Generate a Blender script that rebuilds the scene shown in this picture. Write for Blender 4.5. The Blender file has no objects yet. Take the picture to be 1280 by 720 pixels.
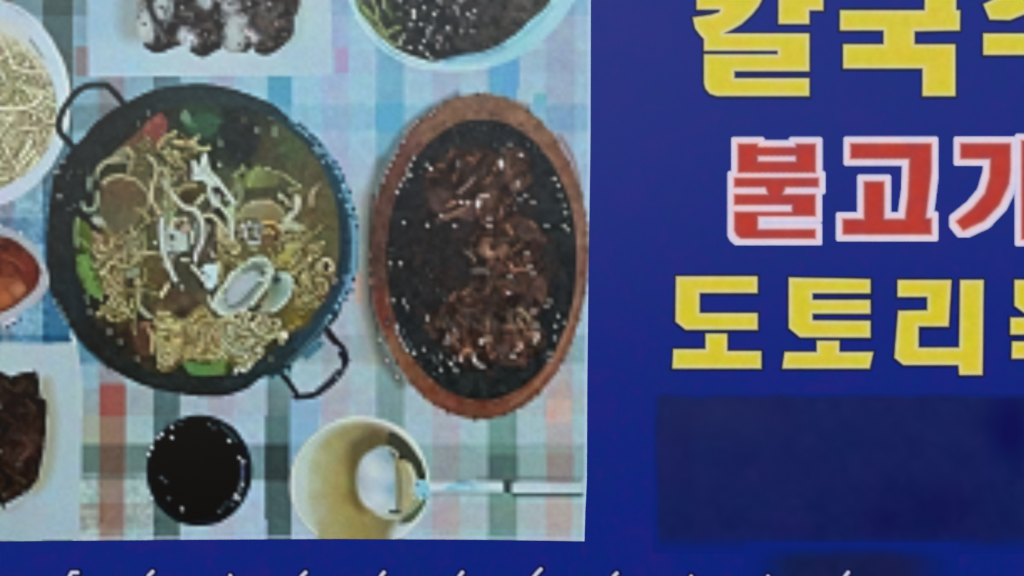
import bpy, math
import numpy as np

# ================================================================ camera, sky, sun, exposure
scene = bpy.context.scene
MM = .001                                   # the sign is laid out in millimetres: x right, y down from the frame's corner
CX, CY, EYE = 640.0, 360.0, 1.5


def at(x, y, d=0.0):                        # sign millimetres -> world metres; d = mm proud of the board
    return ((x - CX) * MM, -d * MM, EYE + (CY - y) * MM)


cam_d = bpy.data.cameras.new('camera')
cam_d.sensor_width = 36; cam_d.lens = 35
cam_d.clip_start = .05; cam_d.clip_end = 500
cam = bpy.data.objects.new('camera', cam_d); scene.collection.objects.link(cam)
DIST = 1.28 * 35 / 36
cam.location = (0, -DIST, EYE); cam.rotation_euler = (math.pi / 2, 0, 0)
cam_d.dof.use_dof = True                    # the photograph is a touch soft
cam_d.dof.focus_distance = DIST - .045; cam_d.dof.aperture_fstop = 2.8
scene.camera = cam

world = bpy.data.worlds.new('World'); scene.world = world
world.use_nodes = True
wn = world.node_tree.nodes; wl = world.node_tree.links
SUN_EL, SUN_AZ = math.radians(52), math.radians(215)     # azimuth from +Y towards +X: behind the camera, to the left
sky = wn.new('ShaderNodeTexSky'); sky.sky_type = 'NISHITA'; sky.sun_disc = False
sky.sun_elevation = SUN_EL; sky.sun_rotation = SUN_AZ
sky.dust_density = 4.0; sky.air_density = 1.0
wl.new(sky.outputs[0], wn['Background'].inputs[0]); wn['Background'].inputs[1].default_value = .12
sun_d = bpy.data.lights.new('sun', 'SUN'); sun_d.energy = 1.2; sun_d.angle = math.radians(18); sun_d.color = (1, .97, .92)
sun = bpy.data.objects.new('sun', sun_d); scene.collection.objects.link(sun)
sx, sy, sz = math.sin(SUN_AZ) * math.cos(SUN_EL), math.cos(SUN_AZ) * math.cos(SUN_EL), math.sin(SUN_EL)
import mathutils
sun.rotation_euler = mathutils.Vector((sx, sy, sz)).to_track_quat('Z', 'Y').to_euler(); sun.location = (sx * 8, sy * 8, 1.5 + sz * 8)
scene.view_settings.view_transform = 'Standard'; scene.view_settings.look = 'None'
scene.view_settings.exposure = 0.45; scene.view_settings.gamma = 1; scene.view_settings.use_curve_mapping = False
scene.cycles.use_denoising = True; scene.cycles.max_bounces = 4
# light that reaches the sheet, as rendered from a white card: ink reflectance = picture colour / KEY
KEY = np.array((.827, .806, .81))
SHEEN = np.array((.009, .009, .009))

# ---- print settings
SHARP = .65
ROUGH = .3
SPEC = .36
BLUE_STOPS = [[(.32, (12, 44, 122)), (.5, (24, 41, 127)), (.68, (40, 39, 126))], [(.32, (10, 46, 124)), (.5, (22, 41, 128)), (.7, (42, 41, 126))]]
BLUE_MEAN = (24, 41, 125)

# ---------------------------------------------------------------- the printed picture
# The sign is a flat low-resolution digital print. Its ink is mixed here: every shape of the
# printed picture is laid down in picture millimetres (x right, y down), then cut into the
# coarse print dots (PD mm) that the print shows, and carried by the meshes of the dishes.
OX = OY = 60                    # the print goes on a little beyond the frame (left and top)
PW, PH = 60 + 741, 60 + 680     # picture canvas, mm
PD = 4.2                        # size of one print dot, mm
rng = np.random.default_rng(7)
img = np.zeros((PH, PW, 3), np.float32)
pid = np.zeros((PH, PW), np.int16)
YY, XX = np.mgrid[0:PH, 0:PW].astype(np.float32)
XX += .5 - OX; YY += .5 - OY
PARTS = [('tablecloth', None)]  # index -> (part path)


def part(*path):
    PARTS.append(path)
    return len(PARTS) - 1


def P(s):
    return [tuple(float(v) for v in t.split(',')) for t in s.split()] if isinstance(s, str) else list(s)


def crom(pts, closed=False, n=6):
    p = np.array(pts, float)
    if len(p) < 3:
        return p
    if closed:
        q = np.vstack([p[-1], p, p[0], p[1]])
    else:
        q = np.vstack([2 * p[0] - p[1], p, 2 * p[-1] - p[-2]])
    out = []
    for i in range(1, len(q) - 2):
        a, b, c, d = q[i - 1], q[i], q[i + 1], q[i + 2]
        for k in range(n):
            t = k / n
            out.append(.5 * (2 * b + (c - a) * t + (2 * a - 5 * b + 4 * c - d) * t * t + (3 * b - a - 3 * c + d) * t ** 3))
    if not closed:
        out.append(q[-2])
    return np.array(out)


def box(x0, y0, x1, y1):
    i0 = max(0, int(y0 + OY)); i1 = min(PH, int(y1 + OY) + 2)
    j0 = max(0, int(x0 + OX)); j1 = min(PW, int(x1 + OX) + 2)
    return slice(i0, max(i0, i1)), slice(j0, max(j0, j1))


def inside(pts, X, Y):
    p = np.asarray(pts, float)
    m = np.zeros(X.shape, bool)
    x0, y0 = p[-1]
    for x1, y1 in p:
        if y0 != y1:
            c = ((y0 > Y) != (y1 > Y)) & (X < (x1 - x0) * (Y - y0) / (y1 - y0) + x0)
            m ^= c
        x0, y0 = x1, y1
    return m


def segdist(pts, X, Y):
    p = np.asarray(pts, float)
    d = np.full(X.shape, 1e9, np.float32)
    for (x0, y0), (x1, y1) in zip(p[:-1], p[1:]):
        dx, dy = x1 - x0, y1 - y0
        t = np.clip(((X - x0) * dx + (Y - y0) * dy) / (dx * dx + dy * dy + 1e-9), 0, 1)
        d = np.minimum(d, (X - x0 - t * dx) ** 2 + (Y - y0 - t * dy) ** 2)
    return np.sqrt(d)


def lay(sl, al, col, pt):
    if callable(col):
        col = col(XX[sl], YY[sl])
    col = np.asarray(col, np.float32)
    img[sl] += (col - img[sl]) * al[..., None]
    if pt is not None:
        pid[sl][al > .5] = pt


def poly(s, col, pt=None, smooth=True, a=1.0, soft=0, clip=None):
    p = P(s)
    if smooth:
        p = crom(p, True)
    p = np.asarray(p)
    k = soft + 1
    sl = box(p[:, 0].min() - k, p[:, 1].min() - k, p[:, 0].max() + k, p[:, 1].max() + k)
    X, Y = XX[sl], YY[sl]
    m = inside(p, X, Y)
    if soft:
        d = segdist(np.vstack([p, p[:1]]), X, Y)
        al = np.clip(.5 + np.where(m, d, -d) / (2 * soft), 0, 1)
    else:
        al = m.astype(np.float32)
    if clip is not None:
        al = al * np.isin(pid[sl], clip)
    lay(sl, al * a, col, pt)


def ell(cx, cy, rx, ry, col, pt=None, a=1.0, soft=.5, rot=0, clip=None):
    r = max(rx, ry) + soft + 1
    sl = box(cx - r, cy - r, cx + r, cy + r)
    X, Y = XX[sl] - cx, YY[sl] - cy
    c, s = math.cos(rot), math.sin(rot)
    u, v = (X * c + Y * s) / rx, (-X * s + Y * c) / ry
    al = np.clip(.5 + (1 - np.sqrt(u * u + v * v)) * min(rx, ry) / (2 * soft), 0, 1)
    if clip is not None:
        al = al * np.isin(pid[sl], clip)
    lay(sl, al * a, col, pt)


def stroke(s, w, col, a=1.0, pt=None, soft=.8, clip=None, smooth=True):
    p = P(s)
    if smooth and len(p) > 2:
        p = crom(p, False, 4)
    p = np.asarray(p)
    k = w + soft
    sl = box(p[:, 0].min() - k, p[:, 1].min() - k, p[:, 0].max() + k, p[:, 1].max() + k)
    if sl[0].stop <= sl[0].start or sl[1].stop <= sl[1].start:
        return
    al = np.clip((w / 2 - segdist(p, XX[sl], YY[sl])) / (2 * soft) + .5, 0, 1)
    if clip is not None:
        al = al * np.isin(pid[sl], clip)
    lay(sl, al * a, col, pt)


def dots(s, col=(215, 218, 215), r=2.2, a=.95, dark=True):
    col = np.asarray(col) * .9
    for x, y in P(s):
        if dark:
            ell(x, y + .5, r + 2.2, r + 2.2, (22, 24, 26), a=.3, soft=1.8)
        ell(x, y, r + .35, r + .35, col, a=a, soft=.8)


def vnoise(scale, seed):
    g = np.random.default_rng(seed).random((int(PH / scale) + 3, int(PW / scale) + 3)).astype(np.float32)
    y = np.arange(PH) / scale; x = np.arange(PW) / scale
    i = y.astype(int); j = x.astype(int)
    f = (y - i)[:, None]; h = (x - j)[None]
    f = f * f * (3 - 2 * f); h = h * h * (3 - 2 * h)
    a, b, c, d = g[np.ix_(i, j)], g[np.ix_(i, j + 1)], g[np.ix_(i + 1, j)], g[np.ix_(i + 1, j + 1)]
    return (a * (1 - h) + b * h) * (1 - f) + (c * (1 - h) + d * h) * f - .5


N4, N4b, N8, N8b, N16, N40 = (vnoise(s, k) for s, k in ((4.2, 1), (4.2, 2), (8.4, 3), (9, 4), (17, 5), (40, 6)))


def mottle(pts, amp, c2=None, n=None, clip=None):
    """uneven ink: noise inside the given part ids; c2 = colour it swings to"""
    m = np.isin(pid, pts)
    nn = N8 if n is None else n
    if c2 is None:
        img[m] += (nn[m] * 2 * amp)[:, None]
    else:
        t = np.clip(nn[m] * 2 * amp, 0, 1)[:, None]
        img[m] += (np.asarray(c2, np.float32) - img[m]) * t


def strands(n, where, ln, w, cols, seed, clip=None, a=.95, curl=.25, dirf=None, under=None):
    """short noodle strands scattered in a polygon"""
    r = np.random.default_rng(seed)
    p = np.asarray(crom(P(where), True))
    lo, hi = p.min(0), p.max(0)
    k = 0
    while k < n:
        x, y = r.uniform(lo, hi)
        if not inside(p, np.array([x]), np.array([y]))[0]:
            continue
        k += 1
        th = dirf(x, y) + r.normal(0, .5) if dirf else r.uniform(0, 6.28)
        cv = r.normal(0, curl)
        q = [(x, y)]
        for _ in range(int(r.uniform(.6, 1.4) * ln / 5)):
            th += cv + r.normal(0, .12)
            x += 5 * math.cos(th); y += 5 * math.sin(th)
            q.append((x, y))
        if len(q) > 1:
            c = np.array(cols[r.integers(len(cols))]) + r.normal(0, 9)
            wd = r.uniform(.8, 1.2) * w
            if under:                       # the gap beside each strand
                stroke([(x_ + .6, y_ + .9) for x_, y_ in q], wd + 2.6, under, a * .7, clip=clip, smooth=False)
            stroke(q, wd, c, a, clip=clip, smooth=False)


def ramp(points):
    """colour by place: inverse-distance mix of (x, y, colour) points"""
    pts = [(x, y, np.array(c, np.float32)) for x, y, c in points]
    def f(X, Y):
        tot = np.zeros(X.shape, np.float32); out = np.zeros(X.shape + (3,), np.float32)
        for x, y, c in pts:
            w = 1 / ((X - x) ** 2 + (Y - y) ** 2 + 60) ** 1.3
            tot += w; out += w[..., None] * c
        return out / tot[..., None]
    return f


# ---- tablecloth: gingham, green-blue and pink stripes both ways
full = (slice(0, PH), slice(0, PW))
spots = [(80, 50), (420, 110), (690, 90), (30, 400), (450, 300), (110, 600), (300, 610), (690, 600), (450, 480)]
light = [(124, 160, 178), (150, 190, 213), (156, 185, 207), (118, 160, 190), (158, 179, 198), (158, 180, 180), (158, 185, 208), (161, 187, 196), (160, 185, 198)]
dark = [(80, 102, 106), (114, 172, 202), (98, 158, 198), (54, 108, 148), (110, 156, 176), (102, 126, 126), (86, 112, 116), (124, 158, 156), (132, 160, 166)]
pink = [(130, 122, 128), (156, 173, 209), (148, 164, 192), (128, 138, 156), (164, 168, 192), (140, 108, 96), (168, 174, 198), (176, 160, 162), (168, 168, 182)]
mk = lambda cs: ramp([(x, y, c) for (x, y), c in zip(spots, cs)])(XX, YY)
L_, D_, K_ = mk(light), mk(dark) / mk(light), mk(pink) / mk(light)
cloth = L_.copy()
xs = XX[0] + 1.5 * np.sin(XX[0] / 90); ys = YY[:, 0]
for a, b in ((55, 93), (193, 226), (333, 364), (470, 504), (611, 648)):
    c = (np.clip((xs - a) / 2 + .5, 0, 1) * np.clip((b - xs) / 2 + .5, 0, 1))[None, :, None]
    cloth *= 1 + (D_ ** (1 + .3 * np.clip((YY - 380) / 150, 0, 1))[..., None] - 1) * c
for a, b in ((-15, 18), (125, 158), (262, 294), (401, 436), (540, 576), (684, 720)):
    c = (np.clip((xs - a) / 2 + .5, 0, 1) * np.clip((b - xs) / 2 + .5, 0, 1))[None, :, None]
    cloth *= 1 + (K_ ** .75 - 1) * c
for a, b in ((-10, 20), (131, 165), (272, 306), (418, 455), (556, 601)):
    c = (np.clip((ys - a) / 2 + .5, 0, 1) * np.clip((b - ys) / 2 + .5, 0, 1))[:, None, None]
    cloth *= 1 + (D_ ** (.34 + .26 * np.clip(YY / 560, 0, 1))[..., None] - 1) * c
for a, b in ((62, 93), (204, 238), (345, 381), (484, 520), (629, 662)):
    c = (np.clip((ys - a) / 2 + .5, 0, 1) * np.clip((b - ys) / 2 + .5, 0, 1))[:, None, None]
    cloth *= 1 + (K_ ** .3 - 1) * c
img[:] = cloth
cloth *= np.array([.965, 1.0, .985], np.float32); img[:] = cloth
img += (N4 * 7)[..., None] + (N8b * 6)[..., None]
img[..., 0] += N16 * 3; img[..., 2] -= N16 * 3
# hue accents seen in the cloth
poly('125,480 158,480 158,521 125,521', (150, 74, 66), smooth=False, a=.8)
poly('125,521 158,521 158,556 125,556', (140, 108, 88), smooth=False, a=.7)
poly('125,556 158,556 158,592 125,592', (104, 84, 72), smooth=False, a=.8)
poly('103,520 125,520 125,556 103,556', (150, 158, 132), smooth=False, a=.7)
poly('103,556 125,556 125,591 103,591', (82, 104, 98), smooth=False, a=.7)
poly('160,556 193,556 193,590 160,590', (92, 116, 110), smooth=False, a=.7)
poly('331,556 363,556 363,602 331,602', (56, 66, 68), smooth=False, a=.8)
poly('331,520 363,520 363,556 331,556', (82, 112, 116), smooth=False, a=.6)
poly('331,602 363,602 363,650 331,650', (72, 94, 96), smooth=False, a=.7)
poly('420,60 436,60 436,92 420,92', (166, 140, 184), smooth=False, a=.7)
poly('95,58 111,58 111,96 95,96', (134, 112, 112), smooth=False, a=.7)
poly('470,128 505,128 505,166 470,166', (84, 164, 198), smooth=False, a=.7)
poly('615,78 650,72 650,112 615,114', (92, 160, 206), smooth=False, a=.75)
poly('668,118 684,118 684,132 668,132', (96, 172, 186), smooth=False, a=.8)
poly('336,96 366,96 366,134 336,130', (72, 150, 182), smooth=False, a=.8)
poly('684,500 716,500 716,530 684,530', (204, 176, 168), smooth=False, a=.6)
poly('684,568 720,568 720,602 684,602', (142, 130, 128), smooth=False, a=.75)
poly('610,568 648,568 648,602 610,602', (74, 98, 98), smooth=False, a=.75)
poly('576,568 610,568 610,602 576,602', (132, 160, 160), smooth=False, a=.5)
poly('648,568 684,568 684,602 648,602', (134, 162, 156), smooth=False, a=.5)
poly('362,500 402,500 396,545 362,590', (120, 166, 198), smooth=False, a=.7)
m = ((XX < 62) & (YY > 210) & (YY < 440)) | ((XX > 95) & (XX < 130) & (YY > 590)) | ((XX > 158) & (XX < 200) & (YY > 590))
img[m] += (N4b[m] * 46)[:, None]
# the tray's brownish shadow and orange glow, inked into the printed cloth
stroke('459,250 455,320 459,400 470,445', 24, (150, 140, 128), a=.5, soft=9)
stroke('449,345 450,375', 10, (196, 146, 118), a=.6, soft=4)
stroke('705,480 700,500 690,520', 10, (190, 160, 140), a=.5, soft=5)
# pale cut edge of the print
stroke('736,-60 736,680', 5, (172, 196, 240), a=.75, smooth=False)
stroke('-60,674 740,674', 4, (178, 186, 226), a=.6, smooth=False)

# ---- bowl of noodles
NB = part('noodle_bowl', 'bowl'); NBn = part('noodle_bowl', 'noodles')
ell(-37, 131, 126, 132, ramp([(20, 15, (168, 192, 205)), (60, 55, (172, 198, 212)), (86, 130, (180, 206, 214)), (60, 212, (172, 196, 208)), (0, 250, (178, 190, 214))]), NB)
stroke('-10,-2 25,12 50,32 68,58 80,84 86,115', 5, (196, 216, 226), a=.8)
ell(-40, 138, 112, 104, (140, 140, 112), NBn, soft=3)
ell(-40, 138, 108, 99, (122, 118, 86), soft=8, a=.7, clip=[NBn])
flow = lambda x, y: math.atan2(y - 150, x + 50) + 1.57 + .9 * math.sin(x / 23 + 1) * math.cos(y / 27)
ell(-40, 138, 106, 97, (92, 92, 64), soft=6, a=.6, clip=[NBn])
NBP = '-60,40 0,38 40,53 66,85 74,120 72,160 58,195 30,222 0,236 -60,236'
strands(130, NBP, 70, 5.0, [(158, 158, 126), (144, 142, 108), (168, 170, 140)], 11, clip=[NBn], curl=.1, dirf=flow, under=(92, 92, 64))
strands(120, NBP, 60, 4.2, [(176, 178, 148), (160, 158, 124), (188, 192, 166), (150, 148, 112)], 13, clip=[NBn], curl=.12, dirf=flow, under=(86, 86, 58))
poly('-20,22 20,30 50,62 66,98 56,100 36,70 0,52 -20,50', (188, 194, 178), a=.55, soft=7, clip=[NB, NBn])
stroke('38,50 50,66 54,72', 4, (120, 132, 128), a=.7)

# ---- square plate of dark rice balls
SP = part('square_plate', 'plate')
BALL = [part('square_plate', 'rice_ball') for _ in range(4)]
poly('111,-60 111,95 113,97 416,94 413,-60', ramp([(120, 20, (150, 192, 216)), (150, 80, (164, 202, 220)), (260, 85, (178, 204, 216)), (390, 80, (164, 200, 216)), (390, 10, (172, 204, 214))]), SP, smooth=False)
stroke('111,-60 112,96', 3, (184, 208, 220), a=.6, smooth=False)
stroke('113,95 415,92', 3, (186, 208, 224), a=.6, smooth=False)
poly('150,-60 178,-60 180,40 172,52 152,46 148,10', (138, 158, 156), a=.8, soft=9, clip=[SP])
poly('365,-60 382,-60 378,40 350,66 362,40', (156, 182, 178), a=.6, soft=6, clip=[SP])
poly('174,-30 190,-40 198,20 190,56 178,46 171,24', (188, 206, 200), BALL[0])
poly('186,-50 232,-60 246,0 238,50 216,60 197,66 184,58 190,30 188,8', (56, 54, 54), BALL[0])
poly('240,-50 286,-50 284,20 278,58 266,64 256,70 242,60 236,40 236,0', (58, 52, 50), BALL[1])
poly('284,-50 320,-50 322,20 314,60 296,66 280,58 278,30', (74, 80, 76), BALL[2])
poly('316,-50 372,-50 375,5 368,25 366,46 348,62 332,68 316,60 314,30', (66, 58, 52), BALL[3])
for cx, cy, rx, ry, k in ((200, 22, 30, 44, 0), (250, 26, 26, 46, 1), (300, 26, 24, 44, 2), (344, 22, 30, 48, 3)):
    ell(cx, cy, rx, ry, (66, 62, 60), a=.8, soft=5, clip=[BALL[k]])
    ell(cx - rx * .3, cy + 6, rx * .6, ry * .5, (92, 92, 90), a=.6, soft=8, clip=[BALL[k]])
    ell(cx + rx * .4, cy + 10, rx * .5, ry * .6, (50, 44, 42), a=.8, soft=7, clip=[BALL[k]])
for x, y, rr in ((181, 32, 11), (186, 46, 9), (204, 8, 13), (212, 18, 8), (232, 46, 10), (242, 52, 7), (257, 0, 10), (292, 50, 13), (298, 34, 13), (288, 8, 11), (318, 46, 6)):
    ell(x, y, rr, rr, (186, 202, 208), a=.85, soft=5, clip=BALL)
for s in ('228,-20 222,10 216,34 210,50', '268,-10 272,20 274,44 266,62', '316,-10 318,16 322,40', '188,2 194,22 198,40 196,60'):
    stroke(s, 7, (38, 38, 38), a=.75, soft=2, clip=BALL)
mottle(BALL, 24, n=N8); mottle(BALL, 22, n=N4); mottle(BALL, .8, (40, 40, 42), n=N8b)
for s, c in (('250,-6 262,-6 266,8 258,12 250,6', (178, 194, 198)), ('225,38 233,38 238,52 234,58 226,50', (190, 206, 208)), ('284,24 296,18 312,22 308,40 304,62 292,66 281,58 284,42', (172, 188, 190)),
             ('196,-10 214,-10 212,18 200,24 192,8', (166, 184, 188)), ('174,14 184,8 188,36 184,50 176,42', (182, 198, 194))):
    poly(s, c, a=.75, soft=3)
r = np.random.default_rng(8)
for x0, x1, y0, y1, n_ in ((172, 196, 4, 62, 14), (190, 222, -6, 26, 14), (224, 250, 34, 62, 12), (276, 316, 14, 66, 22), (268, 326, -8, 22, 14), (320, 366, 0, 66, 10)):
    for _ in range(n_):
        ell(r.uniform(x0, x1), r.uniform(y0, y1), 2.2, 2.2, [(196, 210, 212), (150, 166, 166), (58, 60, 62), (40, 42, 44), (176, 192, 196)][r.integers(5)], a=r.uniform(.4, .85), soft=.8, clip=BALL)
stroke('308,40 316,46 318,52', 5, (198, 190, 186)); stroke('186,8 192,22 198,40', 4, (26, 32, 34), a=.8)
stroke('205,12 210,24 206,34', 4, (90, 104, 108)); stroke('190,28 198,36 206,52', 5, (110, 122, 122), a=.7)
stroke('216,20 232,24 248,18', 4, (36, 34, 34)); stroke('322,24 340,34 356,30', 5, (92, 78, 70))
dots('257,44 267,46 356,44 318,38 352,12 346,30 228,10 240,20 330,8 300,8', (176, 172, 166), 1.9, .8, False)
dots('222,52 248,58 262,54 340,56 328,60 210,46 336,20 360,24 352,52', (96, 84, 80), 2.6, .8, False)
stroke('183,57 195,64 206,62', 5, (34, 42, 44)); stroke('240,62 254,70 268,62', 5, (40, 44, 46)); stroke('322,64 333,67 346,61', 5, (44, 42, 40))

# ---- salad bowl
SB = part('salad_bowl', 'bowl'); SBs = part('salad_bowl', 'salad')
ell(577, -68, 156, 157, ramp([(440, 10, (160, 204, 206)), (500, 72, (176, 214, 214)), (560, 84, (166, 212, 226)), (640, 58, (146, 206, 222)), (700, 10, (158, 210, 226))]), SB, soft=1)
stroke('436,-4 450,26 472,54 498,73 530,85 570,88 610,82', 3.5, (186, 220, 224), a=.8)
stroke('560,78 600,74 632,60 668,32 690,8', 7, (112, 178, 202), a=.55, soft=3)
poly('441,-60 446,2 456,22 480,50 508,67 540,77 560,74 590,68 618,60 644,44 668,22 684,8 696,-20 694,-60', ramp([(470, 20, (58, 66, 56)), (540, 30, (46, 50, 52)), (600, 30, (62, 60, 60)), (660, 10, (82, 82, 76))]), SBs)
mottle([SBs], 9); mottle([SBs], .7, (84, 82, 76), n=N8b); mottle([SBs], .8, (30, 36, 38), n=N4b)
stroke('557,77 580,70 606,68 630,58', 5, (84, 150, 178), a=.7, soft=2)
for s in ('447,-4 456,14 466,30', '464,-6 472,14 474,28 484,44', '456,10 470,24', '478,-6 484,12 490,20', '470,34 484,50 496,56', '486,40 500,34'):
    stroke(s, 4, (150, 172, 112), a=.85, clip=[SBs])
stroke('448,4 456,20 474,44', 6, (92, 122, 74), a=.8, clip=[SBs]); stroke('484,6 490,24', 6, (76, 96, 62), a=.8, clip=[SBs])
stroke('506,44 502,50 500,56', 4, (150, 166, 140)); stroke('517,14 518,22', 4.5, (206, 212, 208))
dots('500,2 505,-4 526,-2 531,10 543,18 536,38 518,22 527,31 550,4 549,0 575,2 573,16 586,18 591,23 594,14 580,-2 535,45 531,52 540,36 548,46 552,50 560,36 578,40 591,40 548,58 527,60 535,69 540,74 513,60 480,8 515,32 570,10', (206, 210, 208), 2.0)
r = np.random.default_rng(5)
for _ in range(120):
    x, y = r.uniform(450, 680), r.uniform(-20, 70)
    if pid[int(y + OY), int(x + OX)] == SBs:
        ell(x, y, 2.1, 2.1, (118, 122, 116) if r.random() < .6 else (150, 156, 150), a=r.uniform(.3, .8) * (1 if x < 580 else .5), soft=.8)

# ---- stew pan
PAN = part('stew_pan', 'pan'); H1 = part('stew_pan', 'handle'); H2 = part('stew_pan', 'handle')
BR = part('stew_pan', 'broth'); ND = part('stew_pan', 'noodles')
MU = [part('stew_pan', 'mushroom') for _ in range(7)]
LF = [part('stew_pan', 'cabbage_leaf') for _ in range(4)]
CL = [part('stew_pan', 'clam') for _ in range(3)]
RD = part('stew_pan', 'red_pepper'); RD2 = part('stew_pan', 'red_pepper'); EN = part('stew_pan', 'white_mushroom')
panpts = '59,310 61,270 67,225 80,200 102,175 125,150 157,129 200,111 245,105 275,108 300,115 340,130 364,150 400,176 422,205 433,228 442,257 447,285 449,325 442,352 430,378 420,400 395,426 362,458 326,474 305,488 275,496 225,493 175,480 140,461 117,441 97,420 75,387 62,357'
# shadow and handle ink on the cloth first
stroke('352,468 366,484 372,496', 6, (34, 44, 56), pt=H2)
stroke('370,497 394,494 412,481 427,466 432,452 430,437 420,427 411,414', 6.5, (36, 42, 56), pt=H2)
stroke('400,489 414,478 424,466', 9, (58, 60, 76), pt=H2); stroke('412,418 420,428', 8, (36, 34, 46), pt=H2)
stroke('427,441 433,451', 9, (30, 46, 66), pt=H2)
dots('384,491 397,484 426,437 429,462 421,471', (150, 172, 200), 1.8, .8, False)
stroke('383,446 400,430', 9, (44, 92, 112), a=.85); dots('386,446 390,442 394,438 397,433 389,447 393,443', (110, 160, 180), 1.3, .8, False)
ell(362, 459, 4, 4.5, (26, 62, 84)); stroke('340,470 352,462', 7, (34, 62, 84))
poly(panpts, ramp([(62, 300, (40, 44, 47)), (80, 220, (38, 44, 46)), (150, 150, (37, 43, 44)), (240, 112, (42, 56, 60)), (310, 125, (44, 60, 66)), (370, 165, (42, 66, 76)), (410, 215, (46, 74, 88)), (430, 290, (46, 62, 76)), (425, 350, (46, 62, 76)), (395, 410, (50, 62, 68)), (330, 470, (44, 54, 58)), (250, 488, (42, 47, 48)), (120, 430, (36, 40, 41)), (75, 380, (36, 46, 51))]), PAN)
stroke('157,131 136,108', 7.5, (30, 36, 46), pt=H1, smooth=False)
stroke('133,107 115,107 101,112 88,125 78,142 74,158 79,170 92,184', 7.5, (28, 46, 52), pt=H1)
stroke('134,106 108,108', 6, (26, 56, 58), pt=H1)
dots('140,108 145,114 151,121 156,127', (92, 96, 112), 1.5, .7, False)
# right rim: pale blue lip with stepped dark dots
stroke('402,180 420,206 432,236 441,270 444,300 443,330 436,358 424,384', 9, (120, 172, 206), a=.85, soft=2.5, clip=[PAN])
stroke('364,152 384,166 402,182', 7, (92, 140, 166), a=.6, soft=2, clip=[PAN]); stroke('424,384 408,404 384,432 360,456', 5, (84, 132, 156), a=.6, soft=2, clip=[PAN])
stroke('366,158 384,170 400,186 414,208 424,236 430,266 433,300 431,334 422,366 404,398 370,432', 6, (36, 74, 94), a=.7, soft=3, clip=[PAN])
stroke('372,160 388,172 402,188 416,206', 3, (150, 190, 212), a=.7, clip=[PAN])
dots('376,156 381,161 385,167 390,170 394,175 400,183 407,194 419,204 428,228 437,240 434,252 442,262 437,270 444,272 446,284 436,304 437,339 442,350 434,366 440,364 426,380 432,374 418,392 424,386 429,222 424,212', (24, 66, 92), 2.2, .85, False)
dots('394,186 398,192 384,168 404,202 398,188 420,216 430,232 426,246 434,256 432,348 426,374 420,384 412,396 408,402', (170, 212, 232), 1.9, .85, False)
stroke('424,250 428,276 429,300 427,330 418,362', 6, (34, 48, 62), a=.75, soft=3, clip=[PAN])
# broth
poly('96,300 104,250 122,208 148,180 172,155 210,136 260,128 318,138 362,163 396,198 416,240 424,285 423,330 412,362 392,392 362,420 330,446 292,464 240,472 190,464 150,438 112,392 98,345',
     ramp([(100, 280, (38, 42, 44)), (140, 180, (36, 40, 40)), (200, 150, (52, 52, 46)), (255, 155, (46, 70, 58)), (300, 140, (40, 48, 52)), (300, 180, (36, 44, 50)), (336, 188, (78, 75, 64)), (365, 185, (78, 90, 70)), (388, 222, (92, 86, 70)), (408, 300, (92, 90, 66)), (390, 275, (98, 90, 68)), (405, 350, (98, 86, 66)), (376, 400, (110, 98, 60)), (340, 440, (60, 58, 52)), (240, 470, (44, 46, 44)), (150, 430, (40, 40, 38)), (170, 420, (58, 44, 38)), (110, 370, (36, 40, 40)), (250, 300, (92, 86, 66)), (220, 380, (98, 86, 64)), (180, 250, (92, 88, 66)), (130, 310, (80, 76, 54)), (160, 400, (66, 56, 44)), (300, 250, (92, 92, 68)), (340, 300, (104, 94, 66)), (300, 440, (96, 88, 58))]), BR, soft=2)
mottle([PAN, BR], 4); mottle([PAN, BR], 4, n=N4)
img[pid == BR] += np.stack([N16, N16 * .2, -N16], -1)[pid == BR] * 6
IN = [BR, ND, EN, RD, RD2] + MU + LF + CL
# red pepper, green top
poly('150,186 166,172 180,160 196,158 208,168 206,182 190,190 172,188', (108, 80, 62), RD, soft=1)
poly('180,168 184,153 194,146 203,142 210,156 207,172 196,178', (142, 76, 68), RD, soft=1)
ell(197, 150, 5, 3, (176, 112, 106), a=.7); ell(186, 158, 4, 5, (150, 112, 98), a=.6); dots('173,155 186,142', (140, 150, 146), 2)
poly('236,158 244,146 262,142 274,150 270,166 252,172 238,168', (54, 92, 70), LF[0], soft=3, a=.9)
poly('226,146 232,138 240,148 238,158 230,154', (128, 160, 138), LF[0], a=.8, soft=1); stroke('232,154 246,158', 4, (70, 120, 84))
stroke('262,150 276,152', 5, (60, 100, 86)); ell(262, 190, 14, 20, (36, 46, 40), a=.6, soft=6, clip=[BR])
poly('274,158 296,150 318,158 324,180 312,198 294,198 278,186', (40, 46, 50), a=.8, soft=6, clip=[BR])
ell(305, 150, 5, 4, (88, 76, 72), a=.7); stroke('344,160 344,170', 4, (150, 170, 158), a=.85); dots('339,148', (116, 140, 140), 2)
dots('322,163 276,180 275,206 335,211', (196, 200, 192), 2.5)
ell(275, 172, 2.5, 2, (96, 112, 118), a=.8)
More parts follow.
